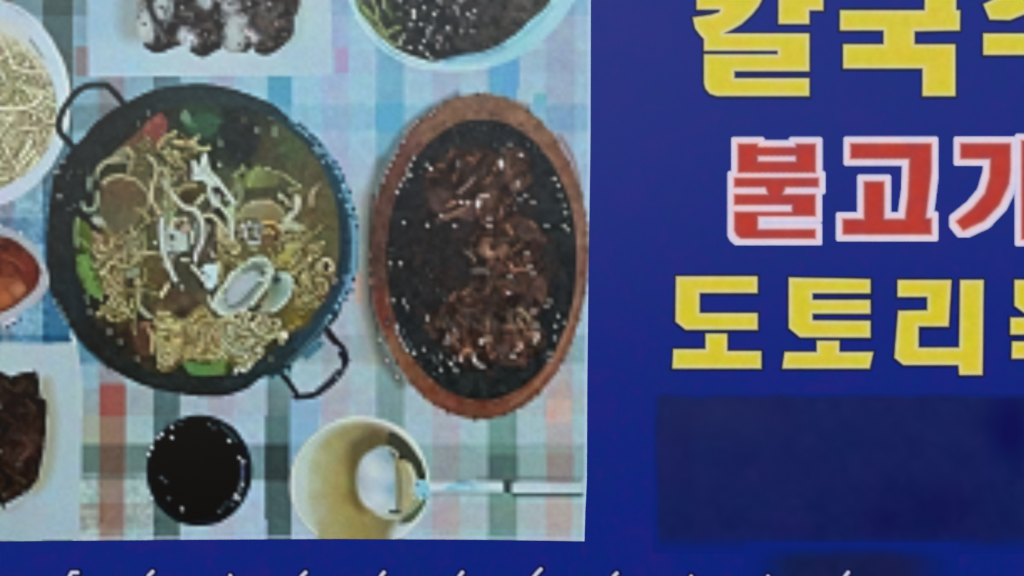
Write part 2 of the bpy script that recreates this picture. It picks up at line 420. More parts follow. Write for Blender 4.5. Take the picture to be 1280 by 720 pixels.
# upper noodles and mushrooms on the left
poly('166,186 178,180 190,190 194,212 190,232 176,232 168,218 162,204', (102, 96, 72), MU[0], soft=2)
ell(178, 184, 7, 8, (112, 84, 62), a=.7, soft=3)
stroke('121,222 124,210 136,201 152,199 162,205', 6, (112, 120, 98), pt=ND)
poly('136,204 146,188 158,186 160,200 150,206', (118, 120, 98), ND, soft=1)
poly('126,218 140,206 158,206 164,214 150,219 130,224', (60, 64, 44), a=.8, soft=2, clip=IN)
stroke('160,186 166,194 166,202', 6, (156, 148, 114), pt=ND); stroke('164,208 162,214', 6, (134, 128, 98), pt=ND)
poly('129,232 140,223 152,220 168,223 180,232 185,246 184,262 174,270 172,284 160,290 142,291 130,284 124,262 126,246', ramp([(160, 238, (116, 90, 68)), (148, 248, (108, 88, 72)), (138, 262, (96, 92, 74)), (155, 282, (110, 104, 86)), (176, 250, (104, 92, 70)), (178, 268, (122, 116, 84))]), MU[1])
stroke('129,229 138,223 152,220', 5, (166, 162, 136)); stroke('158,224 168,224', 4, (186, 170, 146)); stroke('172,228 182,238', 4, (164, 150, 126))
stroke('133,284 140,290 156,290 166,288', 4, (140, 134, 104)); stroke('171,262 180,266 186,274', 5, (156, 150, 108))
stroke('113,223 112,232 113,240', 6, (124, 142, 130), pt=ND); stroke('104,254 106,262 114,263 121,257 122,242', 5, (140, 152, 132), pt=ND)
poly('108,240 118,238 116,258 108,258', (30, 42, 38), a=.7, soft=2); poly('115,272 124,270 133,280 130,286 118,280', (156, 160, 150), ND, soft=1)
ell(118, 266, 8, 3, (96, 108, 98), a=.5)
dots('95,257 87,262 112,214 100,214 88,215 86,222', (116, 128, 128), 2, .7)
dots('79,202 74,214 75,246 70,216', (176, 190, 190), 2.4, .9)
# greens on the left
stroke('98,274 96,290 97,306', 6, (124, 146, 100), pt=LF[1]); poly('101,276 112,282 118,300 114,314 104,312 101,298', (86, 108, 44), LF[1], soft=1)
stroke('101,300 110,308', 4, (128, 148, 90)); stroke('100,316 112,316', 5, (46, 66, 18))
poly('98,320 112,318 118,334 124,350 130,366 124,374 112,366 102,350 97,334', (108, 146, 76), LF[1])
stroke('106,330 116,344', 7, (120, 160, 84)); stroke('99,340 106,356 112,368', 4, (88, 112, 66)); stroke('108,370 110,378', 5, (110, 126, 112), a=.8)
stroke('114,336 122,336 120,350', 4, (64, 76, 30), a=.8); dots('99,330 105,352', (62, 90, 40), 2.2, .7, False)
poly('116,300 136,290 160,292 176,300 176,330 160,350 150,372 130,362 120,330', (104, 92, 62), ND, soft=3)
poly('122,358 134,346 132,362', (78, 86, 36), a=.8, soft=1); ell(142, 336, 8, 8, (92, 66, 38), a=.7, soft=3); ell(132, 312, 5, 4, (54, 46, 24), a=.8)
for s, w, c in (('121,312 126,308 132,312', 5, (178, 162, 124)), ('122,318 126,320', 5, (196, 182, 142)), ('126,321 134,322', 4.5, (180, 168, 124)), ('140,296 142,312 146,330 148,344', 5, (158, 146, 96)),
                ('138,328 144,328', 4, (200, 180, 128)), ('126,340 128,343 132,338', 5, (178, 176, 140)), ('136,352 142,348 144,358 138,364 134,366', 5, (190, 174, 128)), ('150,350 154,354', 5, (172, 160, 120)),
                ('148,366 152,370 148,378 152,386 156,388', 5, (174, 162, 112)), ('143,372 142,380 146,388 150,392', 5, (160, 150, 100)), ('134,392 138,398 148,400 156,396 160,388', 5, (160, 152, 110)),
                ('156,376 158,382', 5, (150, 140, 96)), ('118,292 126,298 124,304', 5, (150, 130, 110)), ('160,296 170,292 178,298', 5, (158, 148, 116)), ('180,290 182,306 182,318', 5, (120, 116, 84)),
                ('154,314 156,318', 5, (146, 136, 108)), ('168,316 170,320', 5, (140, 128, 102))):
    stroke(s, w, c, pt=ND)
poly('136,368 150,362 162,370 164,388 150,400 138,394', (120, 106, 68), a=.45, soft=2)
dots('147,291 160,292 174,286 156,312 155,334 156,355 144,398 118,318 148,336', (42, 38, 16), 2, .7, False)
poly('160,296 176,294 178,310 166,318 158,308', (116, 108, 90), a=.8, soft=2); ell(170, 304, 5, 4, (136, 130, 108), a=.8)
# brown mushroom with pale stalk
poly('154,342 164,330 174,326 178,334 172,346 158,347', (150, 156, 138), MU[2], soft=1)
poly('176,328 190,316 206,318 216,330 222,348 214,366 202,376 188,384 178,378 174,358 176,344', ramp([(190, 325, (104, 90, 62)), (200, 350, (100, 82, 58)), (186, 370, (84, 76, 58)), (212, 360, (88, 78, 62))]), MU[2], soft=1)
stroke('182,318 190,316 198,318', 4, (170, 158, 120)); stroke('172,350 175,362 174,376 172,386', 6, (166, 160, 136)); stroke('174,382 182,392 188,396', 6, (158, 160, 146))
stroke('170,352 178,366', 3, (196, 184, 150)); poly('178,364 190,362 188,378 180,384', (72, 70, 54), a=.7, soft=2)
stroke('190,372 204,366', 5, (128, 116, 78), a=.7)
# dark broth patch and brown mushroom under the white strands
poly('222,316 246,318 258,330 262,352 250,366 236,372 222,368 216,348', (58, 57, 52), a=.85, soft=4, clip=IN)
poly('206,372 226,362 244,370 252,384 240,398 220,402 206,392', (86, 68, 58), MU[5], soft=3)
ell(232, 376, 6, 6, (110, 92, 80), a=.6, soft=3); ell(214, 384, 8, 6, (108, 92, 60), a=.7, soft=3); ell(228, 392, 8, 4, (52, 42, 36), a=.7, soft=3)
# yellow-green stems, pale strands in the middle
poly('205,246 214,240 219,262 218,284 206,290 203,270', (138, 152, 122), EN, soft=1); stroke('211,254 211,280', 3, (112, 126, 90))
poly('219,268 230,262 234,272 226,282 220,280', (82, 78, 64), a=.7, soft=2)
poly('222,246 232,228 250,232 256,244 248,256 236,258 226,254', (90, 76, 48), MU[4], soft=2)
poly('226,232 236,226 246,230 244,236 230,238', (146, 118, 88), MU[4], soft=1)
poly('258,256 266,248 274,262 272,278 262,282 256,270', (44, 46, 44), a=.85, soft=2); poly('258,286 272,282 278,300 276,326 262,330 254,310', (62, 54, 56), a=.85, soft=4)
ell(268, 288, 8, 9, (78, 62, 52), a=.6, soft=3)
poly('202,288 216,284 236,296 236,312 222,316 206,318 200,304', (164, 186, 184), EN, soft=1)
poly('204,296 214,298 212,314 206,320', (184, 200, 212), a=.8, soft=1); ell(216, 297, 4, 3.4, (46, 56, 60), a=.9, rot=.6); stroke('212,316 222,319 232,315', 4, (60, 66, 60), a=.8); stroke('224,300 230,308 226,314', 4, (176, 190, 180))
ell(231, 283, 9, 9, (164, 148, 132), CL[2], soft=1); stroke('216,284 218,276 226,272 234,274', 5, (192, 186, 164)); stroke('222,287 230,277', 3, (52, 48, 32)); stroke('228,292 238,286', 4, (176, 156, 146))
poly('235,298 246,296 246,312 238,314', (52, 60, 60), a=.6, soft=2)
for s, w, c in (('205,225 208,236 216,246 224,254 232,261', 6, (190, 194, 170)), ('209,232 218,240', 6, (200, 202, 180)), ('256,244 250,250 245,256', 5, (198, 200, 172)),
                ('232,260 242,262 250,272 254,284 254,296 250,308', 6.5, (182, 202, 206)), ('240,272 246,284 247,294', 4, (120, 150, 156)), ('241,290 242,304', 4.5, (180, 190, 176)),
                ('255,270 264,269 272,276 282,288', 5, (184, 186, 156)), ('249,308 246,316 245,326', 5, (196, 200, 210)), ('242,334 250,342 254,350', 5, (196, 200, 196)),
                ('203,272 202,290 204,310 206,322 212,334 216,342', 6, (180, 196, 198)), ('190,230 190,250 195,258 199,268', 5, (196, 194, 170)), ('186,196 194,204 197,214', 5, (180, 172, 136)),
                ('196,214 203,210 210,216 210,232', 7, (156, 160, 122)), ('193,226 196,220', 5, (202, 204, 182)), ('216,228 222,220', 5, (152, 158, 124)),
                ('207,330 214,338 220,350', 7, (200, 202, 186)), ('210,356 206,364 202,370', 5, (196, 188, 158)), ('214,322 218,322', 4, (186, 184, 166)), ('228,325 236,326', 4.5, (168, 164, 150))):
    stroke(s, w, c, pt=EN)
dots('228,360 194,304', (206, 206, 196), 2.3)
dots('191,201 194,207 196,216 228,318 207,326 215,336 220,346 216,358 200,264 203,271', (36, 34, 20), 1.9, .7, False)
poly('239,206 244,200 250,208 252,196 256,191 260,194 261,210 264,222 272,224 278,230 274,236 262,232 252,226 242,226 239,216', (186, 204, 200), EN)
poly('258,222 272,222 286,240 294,252 292,258 284,252 274,240 264,236', (192, 206, 204), EN)
poly('262,232 272,240 276,254 286,264 292,272 290,278 280,268 270,262 264,254 260,242', (190, 202, 210), EN)
ell(271, 238, 6, 5, (42, 40, 58)); ell(280, 243, 4, 5, (60, 62, 66)); ell(287, 255, 5, 3, (44, 56, 48), a=.9); stroke('272,238 270,246', 3, (120, 122, 130))
poly('284,262 292,254 295,270 294,292 290,302 284,292 286,276', (168, 184, 156), EN, soft=1)
stroke('264,262 268,258', 5, (206, 206, 190)); stroke('273,262 280,272', 6, (40, 36, 28))
poly('272,280 286,288 294,300 302,312 290,318 282,306 272,300', (172, 166, 128), ND, soft=1); stroke('276,304 290,306 296,316', 5, (184, 170, 132), pt=ND)
dots('293,309 286,316 292,292', (62, 54, 28), 2, .8, False)
# top strands
for s, w, c in (('199,184 204,175 212,170 220,166', 6, (164, 148, 108)), ('219,177 230,180 242,178', 8, (184, 168, 126)), ('242,178 248,171', 5, (176, 164, 128)), ('244,183 254,187 262,185', 6, (168, 158, 122)),
                ('206,192 214,186 222,192', 7, (164, 172, 124)), ('210,198 216,203', 6, (180, 164, 124)), ('222,194 226,206', 7, (168, 160, 108)), ('229,214 224,220', 5, (158, 150, 120)), ('214,190 206,196', 5, (150, 164, 118))):
    stroke(s, w, c, pt=ND)
poly('222,172 240,170 240,174 222,175', (62, 52, 30), a=.9); poly('226,186 246,188 250,198 236,202 228,196', (92, 84, 58), a=.8, soft=2); ell(205, 200, 4, 4, (54, 44, 22)); ell(217, 186, 3, 3, (66, 54, 30)); ell(192, 222, 3, 3, (40, 36, 22))
poly('228,208 242,206 240,222 230,230 222,224', (74, 66, 58), a=.8, soft=2)
# cabbage on the right and shaded broth below it
poly('292,226 300,212 310,216 322,208 334,212 346,214 350,226 340,238 316,240 300,240', ramp([(310, 222, (128, 140, 82)), (325, 215, (146, 152, 104)), (340, 225, (108, 112, 70)), (300, 235, (104, 116, 70))]), LF[2], soft=1)
stroke('306,208 302,214 294,220', 6, (146, 156, 122), pt=LF[2]); stroke('312,232 316,218 324,210', 5, (152, 164, 104)); ell(303, 220, 4, 4, (54, 62, 28), a=.9); ell(310, 207, 4, 3, (44, 50, 26), a=.8)
poly('302,238 330,234 352,232 360,240 352,254 334,248 314,250 302,252', (76, 78, 58), LF[2], soft=2)
stroke('300,232 302,244 298,256', 6, (142, 152, 120), pt=LF[2]); stroke('286,248 292,240 296,230', 5, (122, 132, 100))
dots('335,211 369,228 374,233', (206, 204, 178), 2.5); stroke('343,215 352,218 362,224 368,229', 4, (150, 152, 116))
# cream mushroom cap
poly('299,272 304,262 314,254 322,251 336,252 346,257 354,264 354,276 344,279 326,276 306,277', ramp([(306, 268, (152, 156, 120)), (325, 256, (172, 166, 146)), (338, 270, (150, 116, 78)), (350, 268, (150, 136, 108)), (320, 268, (150, 142, 110))]), MU[3])
stroke('316,253 338,252', 4, (196, 186, 166)); stroke('308,259 318,256', 3, (190, 180, 160)); poly('306,274 324,275 318,279 306,278', (64, 60, 36), a=.8)
stroke('330,279 344,279', 5, (206, 172, 118)); poly('330,283 346,283 344,288 332,287', (106, 72, 18)); stroke('348,284 352,284', 5, (206, 184, 146))
# white pieces and shrimp below it
poly('298,284 312,280 326,278 332,290 330,304 316,308 306,304 298,296', (122, 122, 124), EN, soft=1)
dots('304,282 312,280 308,296 320,286 318,292 326,298 314,304 322,304 306,290 330,290', (210, 208, 214), 2.8, .95, False)
dots('313,286 302,290 312,294 322,300 327,289 304,300 316,298 297,292', (34, 34, 40), 2.1, .85, False)
poly('328,290 350,288 356,300 350,314 336,318 328,308', (120, 92, 66), MU[6], soft=2); stroke('330,292 336,288 342,292', 4, (206, 186, 136)); ell(346, 298, 4, 4, (80, 56, 26), a=.8); ell(334, 302, 4, 4, (132, 106, 100), a=.8)
# strands on the right
for s, w, c in (('372,248 372,258 366,268 358,276', 9, (180, 184, 166)), ('354,284 366,282 376,286', 10, (164, 172, 146)), ('350,244 356,249 361,256', 4.5, (194, 194, 172)), ('362,238 372,236', 6, (128, 126, 90)), ('395,236 390,244 390,256', 5, (166, 158, 128)), ('396,234 400,230', 4, (120, 112, 90))):
    stroke(s, w, c, pt=EN)
dots('360,246 355,252 365,262', (44, 48, 36), 2.4, .8, False)
ell(352, 248, 4, 4, (150, 150, 130), a=.8); ell(378, 240, 6, 6, (122, 114, 70), a=.6, soft=3); ell(388, 270, 6, 7, (100, 60, 46), a=.5, soft=4); stroke('383,276 384,288 390,300', 6, (126, 108, 78), a=.8)
poly('352,298 366,292 380,296 384,306 372,314 358,312', (172, 172, 126), ND, soft=1); poly('350,318 362,310 374,314 372,326 356,330 346,328', (158, 150, 84), ND, soft=1)
poly('342,328 356,326 366,330 364,344 352,342', (128, 112, 48), ND, soft=1)
for s, w, c in (('380,306 388,312 396,308 404,304', 5, (172, 160, 124)), ('372,326 384,326 394,322', 5, (178, 164, 120)), ('380,332 386,338 380,346 384,352', 8, (176, 172, 134)), ('396,348 402,344', 6, (202, 180, 126)), ('382,350 378,362', 5, (164, 150, 110)), ('372,376 374,380', 5, (206, 184, 136)), ('378,376 388,376', 5, (176, 160, 108)), ('400,344 408,342 414,336', 5, (182, 170, 140)), ('414,346 420,350 418,354', 4, (140, 126, 110)), ('366,332 368,342', 5, (160, 142, 72))):
    stroke(s, w, c, pt=ND)
stroke('400,336 402,328 409,325 415,330 415,338 408,343 401,340', 4.5, (188, 182, 154), pt=ND); ell(408, 334, 4, 5, (34, 34, 20)); 
dots('386,308 366,300 356,304 348,304 372,320 378,318 384,320 366,346 370,352 386,382', (52, 42, 18), 2.2, .8, False)
poly('350,336 362,338 360,340 346,340', (70, 72, 40), a=.7)
ell(405, 368, 8, 10, (92, 68, 70), a=.6, soft=4); ell(376, 400, 12, 10, (116, 92, 44), a=.6, soft=5); ell(366, 402, 8, 6, (120, 104, 44), a=.6, soft=4)
# clams
clam = '266,380 272,366 280,358 285,348 292,340 304,332 312,327 320,322 332,322 339,330 342,342 336,356 326,370 314,384 300,393 286,396 272,390'
poly(clam, ramp([(300, 345, (158, 178, 166)), (302, 360, (170, 188, 202)), (275, 385, (172, 190, 192)), (330, 330, (142, 156, 146)), (312, 372, (122, 138, 136)), (330, 355, (148, 158, 138)), (290, 372, (128, 148, 146))]), CL[0])
stroke('282,358 288,346 300,334 314,326', 3, (206, 220, 206)); stroke('268,380 276,392 290,394 304,388', 4, (202, 212, 212)); stroke('306,388 322,372 334,354', 3, (196, 206, 188))
stroke('316,330 324,334 330,336', 6, (102, 118, 108)); stroke('300,374 308,366 316,360', 6, (96, 116, 120)); ell(322, 347, 3, 2.5, (62, 78, 80)); ell(329, 343, 4, 2.5, (54, 72, 66)); ell(326, 355, 3, 2.5, (104, 116, 106)); ell(309, 333, 3, 2, (106, 124, 106)); ell(280, 364, 3, 5, (112, 128, 76)); ell(283, 376, 5, 2, (112, 124, 118)); ell(306, 352, 3, 2, (136, 152, 176)); dots('304,337 313,346 321,341', (128, 146, 132), 2, .8, False)
stroke('268,380 274,367 284,354 292,341 306,331 320,324 332,324 340,334 340,344 334,357 322,372 308,387 292,394 276,391 268,382', 5, (192, 206, 200))
poly('284,372 292,358 304,346 318,340 326,346 318,360 306,374 292,382', (172, 188, 204), soft=3, a=.8)
stroke('288,384 302,378 314,366 324,354', 4, (92, 108, 108), a=.85); stroke('306,340 316,336 326,338', 5, (100, 116, 108), a=.8)
stroke('332,338 340,340 332,348 326,350', 4, (196, 206, 200)); stroke('336,326 340,338', 4, (180, 192, 184))
poly('330,392 324,386 332,374 336,360 340,346 350,340 362,342 367,352 366,366 358,378 346,390', ramp([(344, 352, (66, 74, 66)), (346, 364, (74, 98, 66)), (336, 368, (132, 130, 102)), (334, 384, (162, 160, 144)), (360, 356, (168, 200, 208)), (354, 376, (166, 200, 200)), (352, 364, (126, 160, 156)), (358, 346, (172, 196, 200))]), CL[1])
ell(347, 350, 4, 4.5, (40, 62, 72)); stroke('352,344 362,346 366,358 362,370 352,382 340,390', 3.5, (190, 208, 206)); stroke('326,384 316,388 312,386', 5, (44, 52, 46), a=.9)
poly('252,336 262,330 274,332 276,344 274,356 262,362 254,352', (186, 206, 220), EN); stroke('254,348 258,356', 4, (200, 208, 206)); stroke('273,328 274,338', 5, (198, 196, 172)); dots('262,347', (140, 160, 180), 1.8, .8, False)
dots('254,342 253,356 266,366 270,360 275,346 286,334 286,320', (30, 32, 30), 2.4, .85, False); stroke('260,366 268,364', 4, (60, 66, 74))
stroke('270,322 274,318', 5, (192, 186, 156), pt=ND); stroke('279,320 280,326', 5, (194, 188, 156), pt=ND); stroke('262,372 266,386', 4, (196, 206, 200), a=.8)
stroke('276,360 278,374', 4, (188, 204, 176))
# bottom noodles
poly('194,396 206,386 228,400 250,384 262,394 276,404 286,430 296,446 276,454 250,452 232,452 212,464 200,458 194,430', (112, 96, 52), ND, soft=2)
strands(70, '200,402 230,404 254,392 268,410 280,440 260,450 232,450 206,446 198,424', 24, 4.2, [(178, 162, 116), (166, 152, 104), (190, 176, 130), (154, 140, 90)], 21, clip=[ND], curl=.3)
for s, w, c in (('200,392 206,396 214,402', 6, (180, 172, 124)), ('202,412 212,410 222,412 230,420', 5, (182, 172, 124)), ('202,420 206,430 204,440', 5, (170, 160, 108)), ('218,408 232,406 246,410', 5, (184, 172, 126)), ('240,426 248,416 252,408 254,404', 5, (190, 178, 130)), ('253,418 255,432', 5, (188, 176, 128)), ('200,440 214,436 226,440 240,436 256,438', 5, (188, 176, 128)), ('222,428 228,438 232,446', 5, (176, 164, 116)), ('252,386 244,398 236,406', 5, (176, 164, 112)), ('256,386 264,396 268,408', 5, (172, 160, 108)), ('200,450 212,446 222,452', 5, (172, 160, 118)), ('264,408 272,414 276,424', 5, (160, 138, 104)), ('204,428 214,424 224,428', 5, (180, 168, 120))):
    stroke(s, w, c, pt=ND)
ell(253, 394, 4, 8, (116, 104, 38), a=.8, soft=2); ell(268, 432, 12, 8, (118, 90, 66), a=.7, soft=4); ell(210, 424, 5, 4, (86, 76, 30), a=.8); ell(243, 432, 5, 3, (84, 72, 28), a=.8); ell(208, 414, 6, 2, (86, 78, 34), a=.8); ell(256, 441, 7, 2.5, (92, 86, 36), a=.8)
stroke('200,458 206,448 216,450 222,456', 4.5, (180, 172, 138), pt=ND); stroke('204,462 210,456 206,452', 3.5, (150, 144, 116), pt=ND); ell(204, 456, 3, 3, (50, 44, 28))
# pale noodles to the right of the bottom
poly('272,404 284,396 306,390 330,394 346,402 350,416 336,428 330,440 318,452 302,456 290,446 278,426', (150, 148, 112), ND, soft=2)
strands(60, '280,404 310,396 340,406 342,420 326,440 308,450 292,436', 18, 4.6, [(188, 192, 160), (178, 178, 138), (198, 200, 178), (172, 170, 124)], 22, clip=[ND], curl=.4)
stroke('276,402 280,416 284,430', 7, (182, 196, 162), pt=ND); stroke('320,424 322,436 316,448', 10, (176, 180, 162), pt=ND); stroke('268,446 284,442 302,440', 8, (178, 172, 122), pt=ND); stroke('314,422 318,430 328,432', 5, (190, 194, 176), pt=ND); stroke('347,400 350,408 344,414', 5, (190, 186, 160), pt=ND); stroke('326,444 318,450 310,460', 6, (176, 182, 158), pt=ND)
dots('290,406 300,411 309,411 288,414 296,424 304,420 292,436 302,432 313,424 318,396 316,392 296,396 336,404 342,404 330,398 339,414 331,434 322,442 316,400', (44, 42, 20), 2.3, .85, False)
poly('346,420 352,416 356,412 360,420 358,424 352,432', (212, 204, 184), ND); dots('365,410 373,403', (200, 184, 136), 2.2, .9, False); dots('347,428 361,424', (40, 34, 22), 2.2, .8, False)
dots('339,449', (186, 182, 160), 2.2); stroke('294,466 300,460 306,464', 5, (206, 206, 196)); dots('296,462', (220, 220, 216), 2.6)
# bottom green, brown flesh, dark well
poly('230,456 236,452 262,456 272,450 284,452 284,466 264,470 240,468', ramp([(236, 462, (96, 140, 88)), (275, 460, (110, 140, 76)), (255, 464, (90, 138, 72))]), LF[3], soft=1)
stroke('240,449 252,450', 4, (66, 84, 28)); stroke('258,453 268,452', 3, (80, 104, 32)); stroke('272,449 280,448', 3, (96, 100, 48)); ell(286, 460, 4, 8, (54, 66, 32), a=.8); ell(226, 458, 5, 6, (44, 50, 30), a=.8)
poly('166,406 176,404 188,408 192,424 190,440 178,444 168,430', (88, 62, 50), RD2, soft=3, a=.9); poly('178,404 190,404 192,412 182,414', (160, 118, 92), RD2, soft=1)
stroke('187,412 191,424 190,440', 5, (174, 150, 116), pt=ND); dots('183,411 190,410 176,398', (34, 26, 20), 2, .8, False)
dots('138,415 151,428 172,449 113,390', (172, 178, 180), 2.4); dots('138,462', (206, 186, 182), 2.4)
stroke('100,424 118,444 138,461', 4, (28, 48, 56), a=.7); stroke('60,330 66,370 84,402 110,438', 4, (30, 52, 64), a=.7)
dots('70,377 75,386 79,394 83,402 91,415', (206, 218, 222), 2.0, .9, False)

# thin noodles and crumbs over everything in the soup
skip = CL + LF
FL = [k for k in IN if k not in skip]
pale = [(176, 166, 126), (156, 146, 106), (190, 182, 146), (140, 128, 90), (172, 168, 136)]
U = (66, 58, 34)
strands(44, '116,292 150,290 180,300 182,340 168,392 140,396 124,350', 30, 3.4, pale, 51, clip=FL, a=.85, curl=.4, under=U)
strands(34, '340,190 400,210 415,260 412,300 380,296 366,250', 12, 3.0, [(100, 96, 78), (110, 104, 84), (78, 80, 66)], 61, clip=FL, a=.4, curl=.3)
strands(8, '196,262 262,240 300,262 296,330 250,340 210,330', 20, 3.2, [(190, 194, 176), (176, 178, 154), (200, 206, 202)], 62, clip=FL, a=.75, curl=.4, under=(60, 56, 46))
strands(26, '165,180 205,176 250,186 236,226 205,262 188,230 170,200', 24, 3.2, pale, 52, clip=FL, a=.75, curl=.4, under=U)
strands(44, '346,292 392,292 414,330 410,356 380,398 368,384 370,344 348,330', 28, 3.4, pale, 53, clip=FL, a=.85, curl=.4, under=U)
strands(24, '262,300 300,300 352,316 340,322 300,330 280,340', 20, 3.2, pale, 54, clip=FL, a=.75, curl=.45, under=U)
strands(14, '120,226 186,226 186,290 130,288', 18, 2.8, [(140, 122, 96), (84, 70, 52)], 55, clip=FL, a=.4, curl=.3)
strands(64, '192,390 262,392 292,400 350,396 336,446 300,452 204,458', 36, 3.4, pale + [(196, 188, 150)], 57, clip=[ND], a=.9, curl=.35, under=(72, 62, 28))
strands(26, '282,400 346,398 338,440 296,448', 24, 3.6, [(190, 194, 166), (200, 202, 184), (178, 180, 146)], 60, clip=[ND], a=.9, curl=.4, under=(66, 62, 36))
# the long pale strands that lie on top
for x, y, rx, ry in ((271, 239, 5, 4), (281, 244, 4, 4), (263, 262, 6, 6), (240, 276, 5, 6), (226, 268, 6, 5), (236, 246, 8, 6), (262, 300, 7, 12), (236, 342, 10, 10)):
    ell(x, y, rx, ry, (58, 54, 48), a=.7, soft=2.5)
for s, w, c in (('186,196 194,205 197,215 191,230 190,250 195,258 199,267', 4.2, (186, 180, 150)), ('205,226 212,238 222,250 233,260 246,263 253,276 255,294 250,311', 5, (190, 200, 194)), ('256,244 246,255', 4.2, (190, 192, 168)),
                ('243,203 246,216 252,208 257,194 261,212 272,226 284,241 294,255', 5.5, (192, 206, 202)), ('262,233 267,250 282,264 290,277 290,300', 5.2, (184, 196, 188)), ('255,270 265,269 275,279 286,291', 4.4, (186, 186, 158)),
                ('203,274 202,293 205,314 212,333 219,350', 5.4, (186, 200, 200)), ('241,290 242,304', 4, (178, 188, 176)), ('249,309 246,318 245,327', 4.4, (190, 194, 200)), ('242,334 250,343 255,351', 5, (192, 196, 192)), ('205,212 210,222 210,240', 5, (160, 164, 130))):
    stroke(s, w + 2.4, (64, 60, 50), a=.45, clip=IN); stroke(s, w, c, a=.95, clip=IN)
# pale rims of the mushroom caps
for s in ('130,231 140,223 154,220 168,224 180,233 186,247 184,262', '178,316 192,316 206,320 216,332', '298,272 306,260 318,253 336,252 348,258 355,268', '122,214 134,203 150,199', '174,350 176,364 174,380', '222,244 232,232 246,232'):
    stroke(s, 3.4, (182, 174, 146), a=.8, clip=FL)
m = np.isin(pid, IN)
img[m] += (N4[m] * 10 + N4b[m] * 6)[:, None]
mf = np.isin(pid, [k for k in IN if k != BR]); img[mf] = 12 + img[mf] * .96
mi = (pid == BR) & (XX > 190) & (XX < 330) & (YY > 210) & (YY < 400); img[mi] = 14 + img[mi] * .95
m = np.isin(pid, CL)
img[m] -= (N4[m] * 14)[:, None]

# ---- hot iron plate of grilled beef on a wooden tray
TR = part('beef_platter', 'wooden_tray'); IR = part('beef_platter', 'iron_plate'); BF = part('beef_platter', 'grilled_beef')
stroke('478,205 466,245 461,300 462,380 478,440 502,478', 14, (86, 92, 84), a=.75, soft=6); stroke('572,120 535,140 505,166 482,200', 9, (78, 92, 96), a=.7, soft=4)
ell(600, 321, 137, 203, ramp([(540, 150, (146, 104, 76)), (600, 130, (150, 108, 82)), (660, 140, (164, 114, 84)), (715, 200, (152, 100, 72)), (730, 280, (158, 112, 90)), (728, 360, (150, 98, 76)), (700, 450, (164, 100, 72)), (650, 500, (144, 76, 54)), (590, 512, (140, 70, 50)), (520, 480, (150, 82, 58)), (486, 430, (150, 96, 62)), (474, 400, (136, 60, 46)), (470, 330, (98, 70, 62)), (474, 260, (104, 70, 58)), (498, 195, (126, 74, 66))]), TR, soft=1)
mottle([TR], 10, n=N8); mottle([TR], 11, n=N4); mottle([TR], .5, (104, 82, 72), n=N16)
img[pid == TR] += np.stack([N16, N16 * .3, -N16 * .3], -1)[pid == TR] * 8
stroke('467,245 463,300 464,370 474,415', 5, (52, 46, 40), a=.7, soft=2); stroke('572,500 600,503 630,501', 8, (120, 52, 40), a=.5, soft=3)
stroke('640,505 660,492 690,455 712,410 726,360', 5, (194, 146, 112), a=.5, soft=2)
stroke('586,128 620,124 660,132', 6, (140, 112, 92), a=.6, soft=3); stroke('700,170 718,205 728,250', 5, (126, 84, 64), a=.6, soft=2)
r = np.random.default_rng(17)
for _ in range(220):
    t = r.uniform(0, 6.283); k_ = r.choice([1.0, 1.0, .885])
    x, y = 600 + 137 * k_ * math.cos(t), 321 + 203 * k_ * math.sin(t)
    ell(x, y, r.uniform(1.5, 3.5), r.uniform(1.5, 3.5), [(96, 74, 62), (170, 128, 102), (70, 56, 50), (150, 106, 82)][r.integers(4)], a=r.uniform(.3, .75), soft=1)
ell(603, 325, 119.5, 176, ramp([(500, 240, (40, 45, 52)), (500, 320, (42, 44, 46)), (500, 420, (40, 45, 50)), (600, 165, (43, 48, 52)), (680, 200, (44, 51, 55)), (700, 280, (42, 51, 55)), (705, 360, (42, 46, 50)), (690, 430, (40, 49, 53)), (600, 480, (40, 47, 48)), (560, 320, (46, 46, 48)), (620, 300, (56, 48, 46))]), IR, soft=1)
stroke('490,250 484,320 488,390 510,450', 4, (24, 28, 32), a=.6, soft=2, clip=[IR])
mottle([IR], 7, n=N8); mottle([IR], 5, n=N4b)
for s in ('536,214 548,196 572,188 604,186 630,200 640,184 660,192 664,220 656,236 646,250 650,270 676,284 684,300 676,320 684,346 688,372 678,384 672,400 684,420 678,438 660,452 630,458 610,448 590,462 566,446 548,430 530,410 540,392 566,372 590,350 586,320 590,300 604,282 578,276 556,276 536,262 530,236',):
    poly(s, (52, 44, 42), BF, soft=4)
mottle([BF], 14, n=N8); mottle([BF], 10, n=N4)
mottle([BF], .6, (88, 70, 62), n=N16); mottle([BF], .8, (32, 28, 27), n=N8b)
